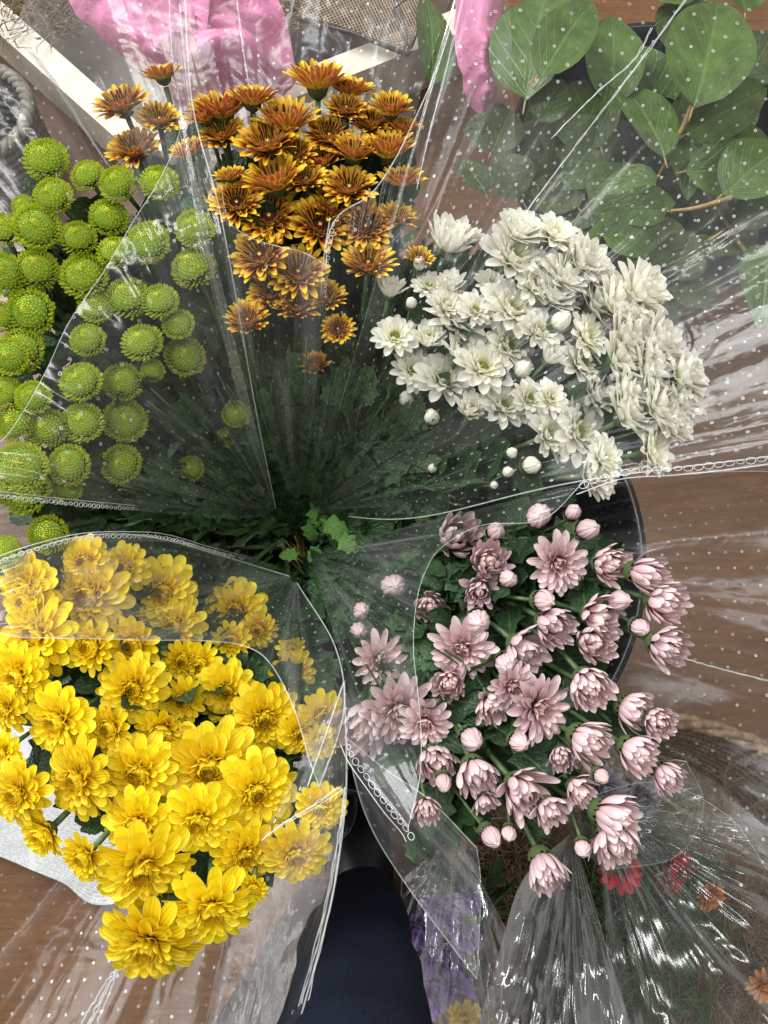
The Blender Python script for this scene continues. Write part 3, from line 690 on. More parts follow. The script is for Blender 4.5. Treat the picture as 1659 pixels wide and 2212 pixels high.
def chain(root, pts, spacing=.0052, ringr=.0017, mat='ring', stretch=1.25):
    """heat-sealed seam: a row of small oval punched rings between two pressed lines"""
    P = catmull([tuple(at(*p)) for p in pts], 400); mb = MB(); acc = 0; side0 = None
    vec = [Vector(p) for p in P]; edge = []
    for i in range(1, 400):
        seg = (vec[i]-vec[i-1]); acc += seg.length; tg = seg.normalized(); sd = tg.cross(CZ).normalized()
        edge.append(vec[i] + sd*ringr*2.0)
        if acc >= spacing:
            acc = 0; c = vec[i] + sd*random.gauss(0, .0002)
            k0 = random.uniform(.8, 1.15)
            kk = random.uniform(.7, 1.1)
            mb.tube([c + (tg*math.cos(a)*ringr*stretch*k0 + sd*math.sin(a)*ringr*k0*kk) for a in [q*2*math.pi/9 for q in range(10)]], .0003, 4, caps=False)
    mb.tube(edge[::6], .0004, 4)
    return link_world('seam', mb, M[mat], root)
def crease(root, pts, r=.0011, mat='fold', lines=3):
    mb = MB(); P = catmull([tuple(at(*p)) for p in pts], 60)
    for k in range(lines):
        sd = random.Random(k+len(P)); off = Vector((sd.gauss(0, 1), sd.gauss(0, 1), 0)).normalized()*r*1.3*k
        mb.tube([Vector(p) + off*(i/59) + Vector((noise.noise(Vector((i*.25, k, 1)))*r*.8, noise.noise(Vector((i*.25, k, 9)))*r*.8, 0)) for i, p in enumerate(P)],
                [r*(.35 + .45*abs(noise.noise(Vector((i*.35, k*3, 4))))) for i in range(60)], 5)
    return link_world('crease', mb, M[mat], root)
def Z(x, y, dz=0): return (x, y, zfilm(x, y) + dz)
AP = .345
def sleeve(label, c=C0):
    root = empty('flower_sleeve', at(c[0], c[1], AP)); tag(root, label, 'flower sleeve', 'clear perforated sleeves round the five bunches'); return root
def panel(root, name, apex, splines, mat, **k):
    if name == 'front_panel': k['dome_'] = True
    mb = MB(); rows = sheet(mb, apex, splines, **k); link_world(name, mb, mat, root); return rows

# lime bunch
g = sleeve('clear perforated sleeve round the lime button bunch, long seam along its lower side')
gs = [(Z(-90,1070), [(480,1122),(250,1098)])] + [(Z(x, y), None) for x, y in ((-70,1000),(0,955),(50,890),(100,800),(150,695),(225,585),(290,475),(335,405),(372,330),(392,250))]
gs += [((372,120,.80), [(520,880),(425,480)]), ((368,-50,.80), [(535,880),(440,450)]), ((398,-60,.78), [(552,880),(478,470),(415,220)])]
rows = panel(g, 'front_panel', (598,1112,AP), gs, film_mat('film_lime_front', .035, 34, 26), seed=1)
rim_part(g, rows)
mb = MB(); mb.tube([r[-1] for r in rows], .0006, 5); link_world('edge_fold', mb, M['fold'], g)
chain(g, [(600,1114,.35),(480,1112,.46),(330,1103,.58),(150,1088,.69),(0,1072,.76),(-60,1066,.77)])
gb = [((-100,1260,.50), None), ((-120,1000,.50), None), ((-140,650,.52), None), ((-140,300,.55), None), ((-60,80,.58), None), ((60,60,.60), None)]
rows = panel(g, 'back_panel', (600,1120,.30), gb, film_mat('film_lime_back', .06, 22, 24), seed=2, bulge=-.02)
# the slack below the seam
rows = panel(g, 'seam_flap', (600,1120,.34), [((-80,1085,.72), None), ((-60,1200,.62), None), ((60,1215,.60), [(450,1150),(200,1170)]), ((330,1150,.42), [(500,1140),(400,1150)])],
             film_mat('film_lime_flap', .12, 7, 22, True, .4), seed=12)
crease(g, [(235,358,.60),(190,290,.63),(120,180,.68),(62,105,.72),(20,40,.74)], .0016, lines=4)

# bronze bunch
o_ = sleeve('clear perforated sleeve round the bronze bunch, open at the top against the pink wrap')
rows = panel(o_, 'front_panel', (640,1115,AP), [(Z(478,400), [(560,880),(492,600)]), (Z(486,450), None), (Z(500,485), None), (Z(545,515), None), (Z(600,532), None), (Z(655,545), None), (Z(703,572), [(672,940),(690,760)])],
             film_mat('film_bronze_front', .07, 10, 19), seed=3)
rim_part(o_, rows)
rows = panel(o_, 'side_panel', (600,1080,.33), [((35,50,.72), None), ((90,-60,.74), None), ((200,-70,.76), None), ((300,-70,.77), None), ((400,-70,.77), None)],
             film_mat('film_bronze_side', .13, 12, 34), seed=4, bulge=-.03)
rows = panel(o_, 'back_panel', (640,1080,.31), [((60,60,.58), None), ((200,-80,.56), None), ((380,-80,.54), None), ((520,-80,.54), None), ((700,-80,.54), None), ((860,-80,.56), None), ((990,-60,.60), None)],
             film_mat('film_bronze_back', .05, 26, 32), seed=5, bulge=-.04)
crease(o_, [(550,300,.50),(540,200,.52),(525,100,.54),(510,-20,.55)], .0010, lines=2)
chain(o_, [(722,470,.72),(706,580,.69),(694,760,.58),(682,900,.48),(668,1020,.40),(660,1100,.36)])

# white bunch
w_ = sleeve('clear perforated sleeve over the whole white bunch, spreading past the green leaves')
ws = [(Z(705,575), [(672,940),(690,760)]), (Z(708,515), None), (Z(735,462), None), (Z(800,420), None), (Z(850,350), None), (Z(890,270), None), (Z(935,170), None), (Z(970,70), None), (Z(1002,-50), None),
      (Z(1120,-90), None), (Z(1300,-90), None), (Z(1500,-90), None), (Z(1760,-90), None), (Z(1780,200), None), (Z(1770,500), None), (Z(1760,780), None), (Z(1750,975), [(900,1118),(1250,1040)])]
rows = panel(w_, 'front_panel', (668,1110,AP), ws, film_mat('film_white_front', .03, 44, 36, True, .14, gain=.38), seed=6, nuf=12, freq=12, wr=.003)
mb = MB(); mb.tube(rows[-1][:9*12], .00055, 5); link_world('rim', mb, M['fold'], w_)
mb = MB(); mb.tube([r[-1] for r in rows][8:], .0006, 5); link_world('edge_fold', mb, M['fold'], w_)
chain(w_, [(1240,1056,.765),(1340,1022,.77),(1450,1014,.77),(1560,1003,.77),(1700,985,.77)], .0072, .0021, stretch=1.6)
chain(w_, [(790,1153,.42),(860,1140,.50),(930,1122,.56)], .004, .0012)
crease(w_, [(1120,480,.765),(1240,320,.77),(1360,165,.775),(1490,-10,.78)], .0010, lines=2)
crease(w_, [(1190,300,.77),(1290,200,.79),(1370,130,.80),(1410,60,.80)], .0009, lines=2)
crease(w_, [(900,410,.76),(930,280,.77),(965,150,.775),(1005,-20,.78)], .0008, 'fold_soft', lines=2)
rows = panel(w_, 'side_panel', (690,1080,.34), [((880,420,.70), [(760,900),(850,560)]), ((930,200,.72), None), ((1000,-60,.74), None), ((1090,-70,.74), None), ((1120,480,.66), None)],
             film_mat('film_white_side', .09, 10, 32, True, .35), seed=7)
rows = panel(w_, 'back_panel', (690,1130,.31), [((1000,300,.52), None), ((1300,250,.52), None), ((1750,420,.50), None), ((1760,700,.50), None), ((1750,900,.50), None), ((1700,1010,.52), None)],
             film_mat('film_white_back', .04, 24, 28, True, .35), seed=8, bulge=-.03)

# pink bunch
p_ = sleeve('clear perforated sleeve round the pale pink bunch with a loose folded flap', (665,1235))
ps = [(Z(1260,1042), [(850,1145),(1050,1095)]), (Z(1172,1122), None), (Z(1040,1135), None), (Z(955,1182), None), (Z(920,1232), None), (Z(900,1300), None), (Z(893,1400), None), (Z(903,1500), None),
      (Z(910,1600), None), (Z(905,1690), None), (Z(880,1795), [(738,1440),(744,1600)])]
rows = panel(p_, 'front_panel', (668,1200,AP), ps, film_mat('film_pink_front', .075, 26, 24), seed=9)
rim_part(p_, rows)
chain(p_, [(746,1600,.72),(765,1640,.73),(800,1690,.735),(840,1745,.735),(878,1790,.73),(890,1812,.73)], .0062, .0022)
rows = panel(p_, 'folded_flap', (744,1590,.70), [((1030,1832,.66), [(830,1660),(930,1730)]), ((1038,1900,.64), None), ((1036,2000,.62), None), ((1030,2115,.60), [(790,1760),(870,1900)])],
             film_mat('film_pink_flap', .12, 8, 14, True, .4), seed=10, spread=2, bulge=.0)
rim_part(p_, rows); mb = MB(); mb.tube([r[-1] for r in rows], .0006, 5); mb.tube([r[0] for r in rows], .0006, 5); link_world('edge_fold', mb, M['fold'], p_)
pb = [((1280,1030,.56), None), ((1760,1035,.52), None), ((1780,1250,.50), None), ((1770,1500,.50), None), ((1700,1890,.50), None), ((1570,1760,.50), None), ((1400,1690,.50), None), ((1150,1760,.50), None), ((900,1770,.52), None)]
rows = panel(p_, 'back_panel', (690,1230,.31), pb, film_mat('film_pink_back', .04, 34, 26, True, .10, gain=.5), seed=11, bulge=-.02)
rim_part(p_, rows)
crease(p_, [(1465,1418,.53),(1540,1440,.53),(1680,1475,.52)], .0014)

# yellow bunch
y_ = sleeve('clear perforated sleeve round the yellow bunch, sealed seam arching over its top', (640,1245))
ys_ = [(Z(-70,1235), [(450,1192),(300,1156),(150,1164)]), (Z(-80,1330), [(440,1230),(180,1240)]), (Z(20,1372), None), (Z(120,1378), None), (Z(220,1380), None), (Z(330,1383), None), (Z(440,1384), None),
       (Z(530,1396), None), (Z(585,1435), None), (Z(635,1530), None), (Z(668,1640), None), (Z(690,1700), [(725,1400),(742,1540)])]
rows = panel(y_, 'front_panel', (640,1245,AP), ys_, film_mat('film_yellow_front', .09, 34, 24), seed=13, nuf=12)
mb = MB(); mb.tube(rows[-1], .0005, 5); link_world('rim', mb, M['fold'], y_)
mb = MB(); mb.tube([r[-1] for r in rows], .0007, 5); mb.tube([r[0] for r in rows], .0006, 5); link_world('edge_fold', mb, M['fold'], y_)
rows = panel(y_, 'side_panel', (744,1470,.72), [((664,1700,.75), None), ((575,1800,.755), None), ((560,1850,.75), None), ((600,1980,.74), None), ((628,2120,.73), [(720,1700),(700,1900)]), ((600,2300,.72), [(738,1700),(720,1900)]), ((618,2310,.71), [(748,1700),(725,1900),(690,2050)])],
             film_mat('film_yellow_side', .08, 8, 26, True, .3, gain=.12), seed=15, spread=3, wr=.0015)
mb = MB(); mb.tube([r[-1] for r in rows], .0007, 5); mb.tube([r[0] for r in rows], .0006, 5); link_world('side_fold', mb, M['fold'], y_)
chain(y_, [(628,1243,.36),(540,1212,.46),(450,1188,.56),(360,1163,.64),(280,1158,.69),(180,1162,.73),(80,1185,.76),(-30,1222,.77)])
yb = [((-120,1260,.50), None), ((-120,1600,.48), None), ((-120,2000,.46), None), ((-80,2320,.45), None), ((180,2320,.46), None), ((420,2320,.48), None), ((615,2300,.60), [(735,1500),(740,1720),(700,2000)])]
rows = panel(y_, 'back_panel', (640,1255,.31), yb, film_mat('film_yellow_back', .03, 26, 32, gain=.4), seed=14, bulge=-.02)
crease(y_, [(262,2075,.50),(235,2130,.50),(190,2225,.50)], .0022, lines=4)
crease(y_, [(745,1700,.70),(735,1790,.70),(705,1960,.70),(640,2215,.70)], .0014)
crease(y_, [(565,1815,.73),(610,1780,.735),(670,1745,.735),(735,1700,.73)], .0011)

# ------------------------------------------------------------ things at the tied centre
rnd = random.Random(5)
root = empty('raffia_tie', at(640, 1180, .36)); tag(root, 'tangle of olive brown raffia at the point where the five sleeves meet', 'tie')
M['raffia'] = plain('raffia', (.24,.18,.05), .6, 90, .4, .4)
mb = MB()
for k in range(16):
    x0, y0 = rnd.uniform(585, 650), rnd.uniform(1075, 1120); pts = []
    for i in range(7): pts.append(tuple(at(x0 + (i*8 if i > 2 else i*4) + rnd.gauss(0, 13) - (k % 3)*6, y0 + i*24 + rnd.gauss(0, 6), .385 + .02*math.sin(i*1.7+k) + rnd.gauss(0, .004))))
    mb.tube(catmull(pts, 30), rnd.uniform(.0007, .0016), 5)
link_world('strands', mb, M['raffia'], root)
root = empty('leaf_sprig', at(700, 1150, .42)); tag(root, 'fresh pale green lobed leaves at the centre between white and pink sleeves', 'leaf')
for (x, y, dx, dy, L) in ((670,1085,.5,-1,.045),(675,1100,1,-.75,.05),(690,1120,1,-.5,.05),(690,1160,.6,.7,.03),(700,1140,1,.1,.035),(690,1175,-.5,-.9,.03),(720,1160,1,-.4,.045),(665,1120,.1,-1,.04),(715,1190,.8,.5,.03),(650,1195,-.9,-.1,.03)):
    mb = MB(); lobed_leaf(mb, at(x, y, .47 + rnd.uniform(-.025, .02)), CX*dx + CY*dy + CZ*rnd.uniform(-.3, .6), CZ + CX*rnd.gauss(0, .5), L*.8, L*.22, rnd)
    link_world('leaf', mb, M['sprig'], root)

# ------------------------------------------------------------ pressed greenery inside the sleeves (one mass nobody could count, one per sleeve)
def greens(label, a0, a1, r0, r1, n, seed, centre=C0, mat='leaf2'):
    n = int(n*2.6); rnd = random.Random(seed); mb = MB()
    for k in range(n):
        a = R(rnd.uniform(a0, a1)); rr = r0 + (r1-r0)*rnd.random()**1.15; x = centre[0] + rr*math.cos(a); y = centre[1] - rr*math.sin(a)
        z = zfl(x, y) + .012 - rnd.uniform(.0, .045) if rr < 320 else zfl(x, y) - rnd.uniform(.05, .13)
        if any((x-fx)**2 + (y-fy)**2 < (fr*1.15+14)**2 for fx, fy, fr in FL): z -= .075
        d = at(x + 40*math.cos(a + rnd.gauss(0, .35)), y - 40*math.sin(a + rnd.gauss(0, .35)), z + .02) - at(x, y, z)
        L = rnd.uniform(.018, .052)
        lobed_leaf(mb, at(x, y, z), d, CZ + Vector((rnd.gauss(0, .6), rnd.gauss(0, .6), 0)), L, L*rnd.uniform(.08, .34), rnd, ns=8)
        if k % 3 == 0:
            e = at(centre[0] + (rr+190)*math.cos(a+rnd.gauss(0, .05)), centre[1] - (rr+190)*math.sin(a+rnd.gauss(0, .05)), min(.66, z + .10)); s = at(centre[0]+30*math.cos(a), centre[1]-30*math.sin(a), .35)
            if rr < 240 and k % 9 == 0: mb.tube([s, at(x, y, z-.01), e], [.0010, .0012, .0009], 5)
    o = link('foliage', mb.mesh('foliage', M[mat])); tag(o, label, 'foliage', kind='stuff')
greens('tangle of small leaves where the five bunches meet', -20, 150, 0, 150, 170, 11)
greens('dark leaves pressed against the film in the lime sleeve', 125, 176, 22, 560, 520, 1)
greens('dark leaves pressed against the film in the bronze sleeve', 84, 124, 22, 600, 340, 2)
greens('dark leaves pressed against the film in the white sleeve', 8, 80, 22, 640, 620, 3)
greens('dark leaves pressed against the film in the pink sleeve', -68, 2, 22, 640, 620, 4, (660,1200))
greens('dark leaves pressed against the film in the yellow sleeve', 192, 262, 22, 640, 560, 5, (640,1230))

# ------------------------------------------------------------ surroundings: top
M['cream'] = plain('cream_painted_wood', (.58,.52,.42), .5, 30, .1, .1)
M['shelf'] = plain('dark_brown_board', (.055,.032,.020), .35, 12, .4, .1)
def bar(mb, a, b, w, h, z):
    A, B = at(a[0], a[1], z), at(b[0], b[1], z); A.z = B.z = z; d = B - A; mb.box((A+B)/2, d.length, w, h, math.atan2(d.y, d.x))
root = empty('display_crate', at(330, 340, .10)); tag(root, 'cream painted shallow wooden crate behind the bronze bunch', 'crate')
mb = MB(); bar(mb, (325,352), (-260,-170), .045, .10, .12); link_world('rail', mb, M['cream'], root, False)
mb = MB(); bar(mb, (352,345), (1040,72), .045, .10, .12); link_world('rail', mb, M['cream'], root, False)
mb = MB(); A = [at(*p) for p in ((325,335,.07),(1040,60,.07),(1000,-700,.07),(-260,-200,.07))]
for p in A: p.z = .07
mb.grid([[tuple(A[0]), tuple(A[1])], [tuple(A[3]), tuple(A[2])]], [[(0,0),(1,0)],[(0,1),(1,1)]]); link_world('base', mb, M['shelf'], root, False)

# expanded metal basket in the crate
root = empty('mesh_basket', at(760, 40, .2)); tag(root, 'dark expanded metal mesh basket beside the pink wrap at the top edge', 'basket')
M['mesh'] = plain('tan_mesh_metal', (.27,.20,.13), .4, 60, .4, 0, .5, .3); M['darkmesh'] = plain('dark_metal_rim', (.05,.04,.035), .4, 60, .4)
O = at(640, 35, .19); ux = at(880, 118, .19) - O; uy = at(690, -80, .19) - O; mb = MB()
for k in range(-26, 40):
    for sgn in (1, -1):
        a = k/26; pts = []
        for i in range(40):
            s = i/39; uu = a + sgn*s*.75 + (.0 if sgn > 0 else .5)
            if 0 <= uu <= 1: pts.append(O + ux*uu + uy*s*1.3 + Vector((0, 0, .01*math.sin(uu*4))))
        if len(pts) > 3: mb.tube(pts, .0011, 4)
link_world('mesh_side', mb, M['mesh'], root)
mb = MB(); mb.tube([O - Vector((0,0,.003)), O + ux*.5 + Vector((0,0,.006)), O + ux], .004, 8); mb.tube([O + ux, O + ux + uy*1.3], .004, 8)
mb.tube([at(852,-20,.24), at(868,30,.245), at(880,80,.245), at(872,112,.24)], .0016, 6); mb.tube([at(900,-20,.24), at(850,20,.245), at(866,70,.245), at(890,112,.24)], .0014, 6)
link_world('wire_rim', mb, M['darkmesh'], root)
# dried brown filling
M['straw'] = plain('dried_straw', (.20,.13,.07), .8, 60, .5)
def tuft(label, x0, x1, y0, y1, z, n, seed, mat='straw', L=.05):
    rnd = random.Random(seed); mb = MB()
    for k in range(n):
        p = at(rnd.uniform(x0, x1), rnd.uniform(y0, y1), z + rnd.uniform(-.02, .02)); a = rnd.random()*6.28; q = p + Vector((math.cos(a), math.sin(a), rnd.uniform(-.2, .4)))*L*rnd.uniform(.5, 1)
        mb.tube([p, (p+q)/2 + Vector((rnd.gauss(0, .008), rnd.gauss(0, .008), .006)), q], [.0011, .0009, .0004], 4)
    o = link('dried_grass', mb.mesh('dried_grass', M[mat])); tag(o, label, 'dried grass', kind='stuff')
tuft('brown dried grass beside the pink wrap at the top edge', 440, 700, -90, 60, .17, 700, 3)
tuft('grey brown dried grass in the top left corner of the crate', -60, 150, -90, 90, .16, 500, 4)

# pink wrapping with folds
def tissue_mat(name, col, tr=.3, bump=.5):
    n = NT(name); co = n.coords('Object'); nz = n.noise(26, co, 5, .6, 1.5); nz2 = n.noise(9, co, 3)
    c = n.ramp(nz2.outputs[0], [(.3, tuple(x*.85 for x in col)), (.7, tuple(min(1, x*1.1) for x in col))])
    p = n.principled(c, .38, .5, n.bump(nz.outputs[0], bump, .01))
    t = n.new('ShaderNodeBsdfTranslucent'); n.put(t.inputs[0], c); m = n.new('ShaderNodeMixShader'); m.inputs[0].default_value = tr
    n.l.new(p.outputs[0], m.inputs[1]); n.l.new(t.outputs[0], m.inputs[2]); return n.done(m.outputs[0])
M['pinkwrap'] = tissue_mat('pink_wrap', (.74,.27,.45))
root = empty('wrapped_bouquet', at(500, 100, .3)); tag(root, 'bouquet wrapped in crumpled shiny pink paper lying over the crate rail', 'bouquet')
def cloth(name, quads, mat, amp=.012, seed=0, n=60, fr=22, ridges=1.0, root=root):
    """quads: 4 corner rows given as lists of (px,py,z), splined both ways"""
    A = [catmull([tuple(at(*p)) for p in row], n) for row in quads]; full = [catmull([A[r][i] for r in range(len(A))], n) for i in range(n)]
    mb = MB(); rows = []; uvs = []
    for i in range(n):
        row = []
        for j in range(n):
            p = full[i][j]; q = noise.noise(Vector((p[0]*fr, p[1]*fr, seed))) ; q2 = abs(noise.noise(Vector((p[0]*fr*.7+3, p[1]*fr*2.0, seed+8))))
            row.append((p[0] + q*amp*.5, p[1] + q2*amp*.4, p[2] + amp*(q - ridges*1.6*q2)))
        rows.append(row); uvs.append([(i/(n-1), j/(n-1)) for j in range(n)])
    mb.grid(rows, uvs); return link_world(name, mb, mat, root)
cloth('wrap', [[(80,-90,.26),(250,-90,.33),(400,-90,.36),(590,-90,.28)], [(150,0,.27),(290,-10,.36),(430,0,.39),(600,10,.28)], [(230,90,.26),(330,110,.35),(470,100,.38),(645,150,.26)], [(420,235,.22),(470,225,.27),(540,215,.26),(590,235,.22)]], M['pinkwrap'], .022, 2)
mb = MB()   # rolled fold in the wrap
sp = []; uv = []
for i in range(40):
    a = i/39*2.6*math.pi; rr = .018 + .03*i/39; row = []; ur = []
    for j in range(16):
        s = j/15; c = at(395 + s*14, -60 + 130*s, .40 - .03*s); row.append((c.x + rr*math.cos(a)*(1-.4*s), c.y + rr*math.sin(a)*.6 - .01*s, c.z + .03*s*math.sin(a)*.5)); ur.append((i/39, s))
    sp.append(row); uv.append(ur)
mb.grid(sp, uv); link_world('rolled_fold', mb, M['pinkwrap'], root)
root2 = empty('paper_wrap', at(1040, 80, .3)); tag(root2, 'pale pink strip modelled as a tissue reflection next to the broad green leaves', 'paper')
cloth('wrap', [[(985,-80,.34),(1030,-80,.37),(1080,-80,.34)], [(985,80,.34),(1040,60,.38),(1090,90,.34)], [(1000,180,.33),(1045,170,.36),(1075,180,.33)], [(1030,235,.32),(1045,238,.33),(1058,235,.32)]], M['pinkwrap'], .012, 5, 40, 30, 1, root2)  # folded pink sheet stands for the pink tissue mirrored in the film

# woven baskets
def woven_mat(name, a, b):
    n = NT(name); uv = n.coords('UV'); sep = n.new('ShaderNodeSeparateXYZ'); n.l.new(uv, sep.inputs[0]); nz = n.noise(80, n.coords('Object'), 3)
    c = n.ramp(nz.outputs[0], [(.3, a), (.7, b)]); return n.done(n.principled(c, .65, .3, n.bump(nz.outputs[0], .4, .002)).outputs[0])
M['rattan'] = woven_mat('rattan', (.16,.095,.05), (.42,.30,.19)); M['greyweave'] = woven_mat('grey_weave', (.09,.085,.07), (.24,.22,.18))
def basket(px, py, z0, rpx, hgt, label, mat, rings=9, spokes=60, flare=1.25):
    c = at(px, py, z0 + hgt); rw = wsize(rpx, px, py, z0+hgt); c.z = z0; root = empty('woven_basket', c); tag(root, label, 'basket')
    mb = MB()
    for i in range(rings):
        s = i/(rings-1); r = rw*(1/flare + (1-1/flare)*s); N = spokes*4
        for ph in (0, math.pi):
            mb.tube([(c.x + (r + .0035*math.sin(k*math.pi*2/4*1.0 + ph + i*math.pi))*math.cos(2*math.pi*k/N), c.y + (r + .0035*math.sin(k*math.pi/2 + ph + i*math.pi))*math.sin(2*math.pi*k/N),
                      z0 + hgt*s + .003*math.cos(k*math.pi/2 + ph)) for k in range(N+1)], hgt/rings*.42, 5, caps=False)
    link_world('weave', mb, mat, root)
    mb = MB()
    for q in range(3): mb.tube([(c.x + (rw + .006*math.cos(k*.35 + q*2.1))*math.cos(2*math.pi*k/240), c.y + (rw + .006*math.cos(k*.35 + q*2.1))*math.sin(2*math.pi*k/240), z0 + hgt + .008 + .006*math.sin(k*.35 + q*2.1)) for k in range(241)], .0065, 6, caps=False)
    link_world('rim', mb, mat, root)
    mb = MB(); lathe(mb, c, [(rw/flare, .003), (0, .003)], 40); link_world('base', mb, mat, root)
    return root
basket(-45, 250, .0, 110, .16, 'grey woven basket at the left edge outside the cream crate', M['greyweave'], 11, 34)
basket(1440, 2070, .0, 500, .17, 'large brown rattan basket holding film-wrapped bouquets in the lower right', M['rattan'], 11, 120, 1.18)

# broad green leaves
root = None
def branch(twig, leaves, label, mat='salal', z=.42):
    root = empty('leafy_branch', at(*twig[0])); tag(root, label, 'branch', 'broad leaved green branches behind the white bunch'); rnd = random.Random(int(twig[0][0]))
    mb = MB(); mb.tube(catmull([tuple(at(*p)) for p in twig], 24), list(np.linspace(.0034, .0018, 24)), 7); link_world('twig', mb, M['twig'], root)
    for (bx, by, tx, ty, wpx, zz) in leaves:
        mb = MB(); b = at(bx, by, zz); t = at(tx, ty, zz + rnd.uniform(-.035, .03)); L = (t-b).length
        ovate_leaf(mb, b, t-b, CZ + CX*rnd.gauss(0, .35) + CY*rnd.gauss(0, .35), L*1.04, wsize(wpx, bx, by, zz), rnd)
        link_world('leaf', mb, M[mat], root)
        # petiole
        mb = MB(); mb.tube([b, b - (t-b)*.09 + Vector((0, 0, -.004))], .0012, 5); link_world('leaf_stalk', mb, M['twig'], root)
    return root
branch([(1127,196,.42),(1165,165,.44),(1190,150,.44)], [(1166,168,1290,-30,62,.47),(1135,215,1180,-70,95,.43),(930,185,935,-40,50,.42),(1160,262,1220,165,46,.40),(1170,170,1090,60,50,.41)],
       'green branch with the pleated leaf highest, beside the pink reflection strip')
branch([(1495,228,.44),(1470,285,.42),(1435,355,.38),(1400,420,.34)], [(1497,232,1570,-40,98,.46),(1435,340,1340,140,62,.42),(1480,290,1690,170,55,.41),(1420,380,1290,405,32,.43),(1320,230,1330,0,66,.40)],
       'green branch with bare tan twig under the big round leaf')
branch([(1580,427,.42),(1500,450,.42),(1430,457,.41)], [(1440,455,1290,450,40,.44),(1345,450,1470,425,38,.43),(1300,505,1425,520,60,.45),(1560,420,1700,300,70,.42),(1480,370,1680,360,60,.40)],
       'green branch lying across, its pointed leaf just above the white bunch')
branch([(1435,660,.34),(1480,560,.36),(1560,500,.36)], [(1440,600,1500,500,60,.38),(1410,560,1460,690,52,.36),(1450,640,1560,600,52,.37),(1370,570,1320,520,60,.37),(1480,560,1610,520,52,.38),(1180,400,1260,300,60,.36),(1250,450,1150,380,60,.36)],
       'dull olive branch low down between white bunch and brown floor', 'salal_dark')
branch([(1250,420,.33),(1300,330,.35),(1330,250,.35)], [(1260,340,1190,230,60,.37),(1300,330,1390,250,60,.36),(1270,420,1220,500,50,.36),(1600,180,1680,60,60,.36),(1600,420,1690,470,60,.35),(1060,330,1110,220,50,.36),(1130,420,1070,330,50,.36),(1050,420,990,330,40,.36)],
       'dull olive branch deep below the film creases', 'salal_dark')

branch([(1620,560,.30),(1500,380,.31),(1380,200,.32),(1250,60,.32)], [(1406, 256, 1356, 74, 84, 0.35), (1521, -51, 1364, -53, 61, 0.37), (1486, -2, 1479, 129, 77, 0.346), (1657, 530, 1650, 687, 59, 0.352), (1349, 196, 1473, 189, 86, 0.341), (1204, 238, 1306, 334, 57, 0.322), (1347, 351, 1319, 493, 74, 0.367), (1627, 102, 1573, 233, 63, 0.368), (1211, 391, 1332, 259, 62, 0.382), (1373, 523, 1504, 549, 67, 0.38), (1259, 209, 1262, 347, 70, 0.313), (1489, 256, 1494, 410, 53, 0.381), (1605, 181, 1518, 276, 79, 0.346), (1607, 255, 1528, 384, 76, 0.361), (1645, -44, 1536, -153, 78, 0.329), (1609, 28, 1575, -101, 61, 0.315), (1309, 432, 1231, 556, 76, 0.345), (1165, -32, 1252, -198, 84, 0.37), (1298, 318, 1233, 165, 72, 0.383), (1163, 402, 1261, 526, 64, 0.337)],
       'dense middle storey of broad green leaves overlapping behind the white bunch')
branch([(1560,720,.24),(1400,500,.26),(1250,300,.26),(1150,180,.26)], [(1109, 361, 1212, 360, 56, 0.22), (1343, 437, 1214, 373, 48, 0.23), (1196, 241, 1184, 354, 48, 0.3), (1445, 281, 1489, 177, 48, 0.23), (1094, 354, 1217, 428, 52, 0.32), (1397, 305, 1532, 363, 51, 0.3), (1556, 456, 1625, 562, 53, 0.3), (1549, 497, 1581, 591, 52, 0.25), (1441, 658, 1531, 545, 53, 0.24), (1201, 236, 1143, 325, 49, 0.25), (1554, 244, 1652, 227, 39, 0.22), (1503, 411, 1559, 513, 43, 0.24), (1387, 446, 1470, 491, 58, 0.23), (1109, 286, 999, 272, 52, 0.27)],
       'shaded lowest branch of dull green leaves behind the white bunch', 'salal_dark')

# ------------------------------------------------------------ surroundings: bottom
M['paper'] = None
def news_mat():
    n = NT('newsprint'); co = n.coords('UV'); sep = n.new('ShaderNodeSeparateXYZ'); n.l.new(co, sep.inputs[0])
    ln = n.math('GREATER_THAN', n.math('FRACT', n.math('MULTIPLY', sep.outputs[1], 70.0)), .45)
    wd = n.noise(1.0, n.mapping(co, (130, 70, 1)), 1); w = n.math('GREATER_THAN', wd.outputs[0], .47)
    cl = n.math('GREATER_THAN', n.math('FRACT', n.math('MULTIPLY', sep.outputs[0], 6.0)), .10)
    m = n.math('MULTIPLY', n.math('MULTIPLY', ln, w), n.math('MULTIPLY', cl, .42)); nz = n.noise(12, n.coords('Object'), 4)
    c = n.mix(m, c4((.62,.62,.61)), c4((.16,.16,.17)))
    return n.done(n.principled(c, .7, .3, n.bump(nz.outputs[0], .4, .006)).outputs[0])
root = empty('newspaper', at(250, 1800, .03)); tag(root, 'creased newspaper sheet spread on the floor under the yellow bunch', 'newspaper')
cloth('sheet', [[(-120,1580,.03),(200,1560,.035),(500,1560,.03),(770,1600,.03)], [(-100,1700,.03),(200,1720,.04),(500,1700,.03),(772,1740,.03)], [(-60,1828,.02),(120,1900,.03),(232,1955,.02),(500,1870,.02),(762,1860,.02)]], news_mat(), .006, 3, 50, 12, .5, root)
root = empty('floor_mat', at(600, 2080, .006)); tag(root, 'dark blue grey patch on the floor painted as the trouser leg reflection', 'mat')
M['mat'] = plain('rubber_mat', (.03,.035,.045), .6, 60, .4, .2)  # dark sheet stands in for the trouser leg reflected over the floor
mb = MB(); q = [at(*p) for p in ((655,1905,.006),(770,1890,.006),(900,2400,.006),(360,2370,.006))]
top = [(p.x, p.y, .006) for p in q]; low = [(p.x, p.y, .001) for p in q]; b0 = 0
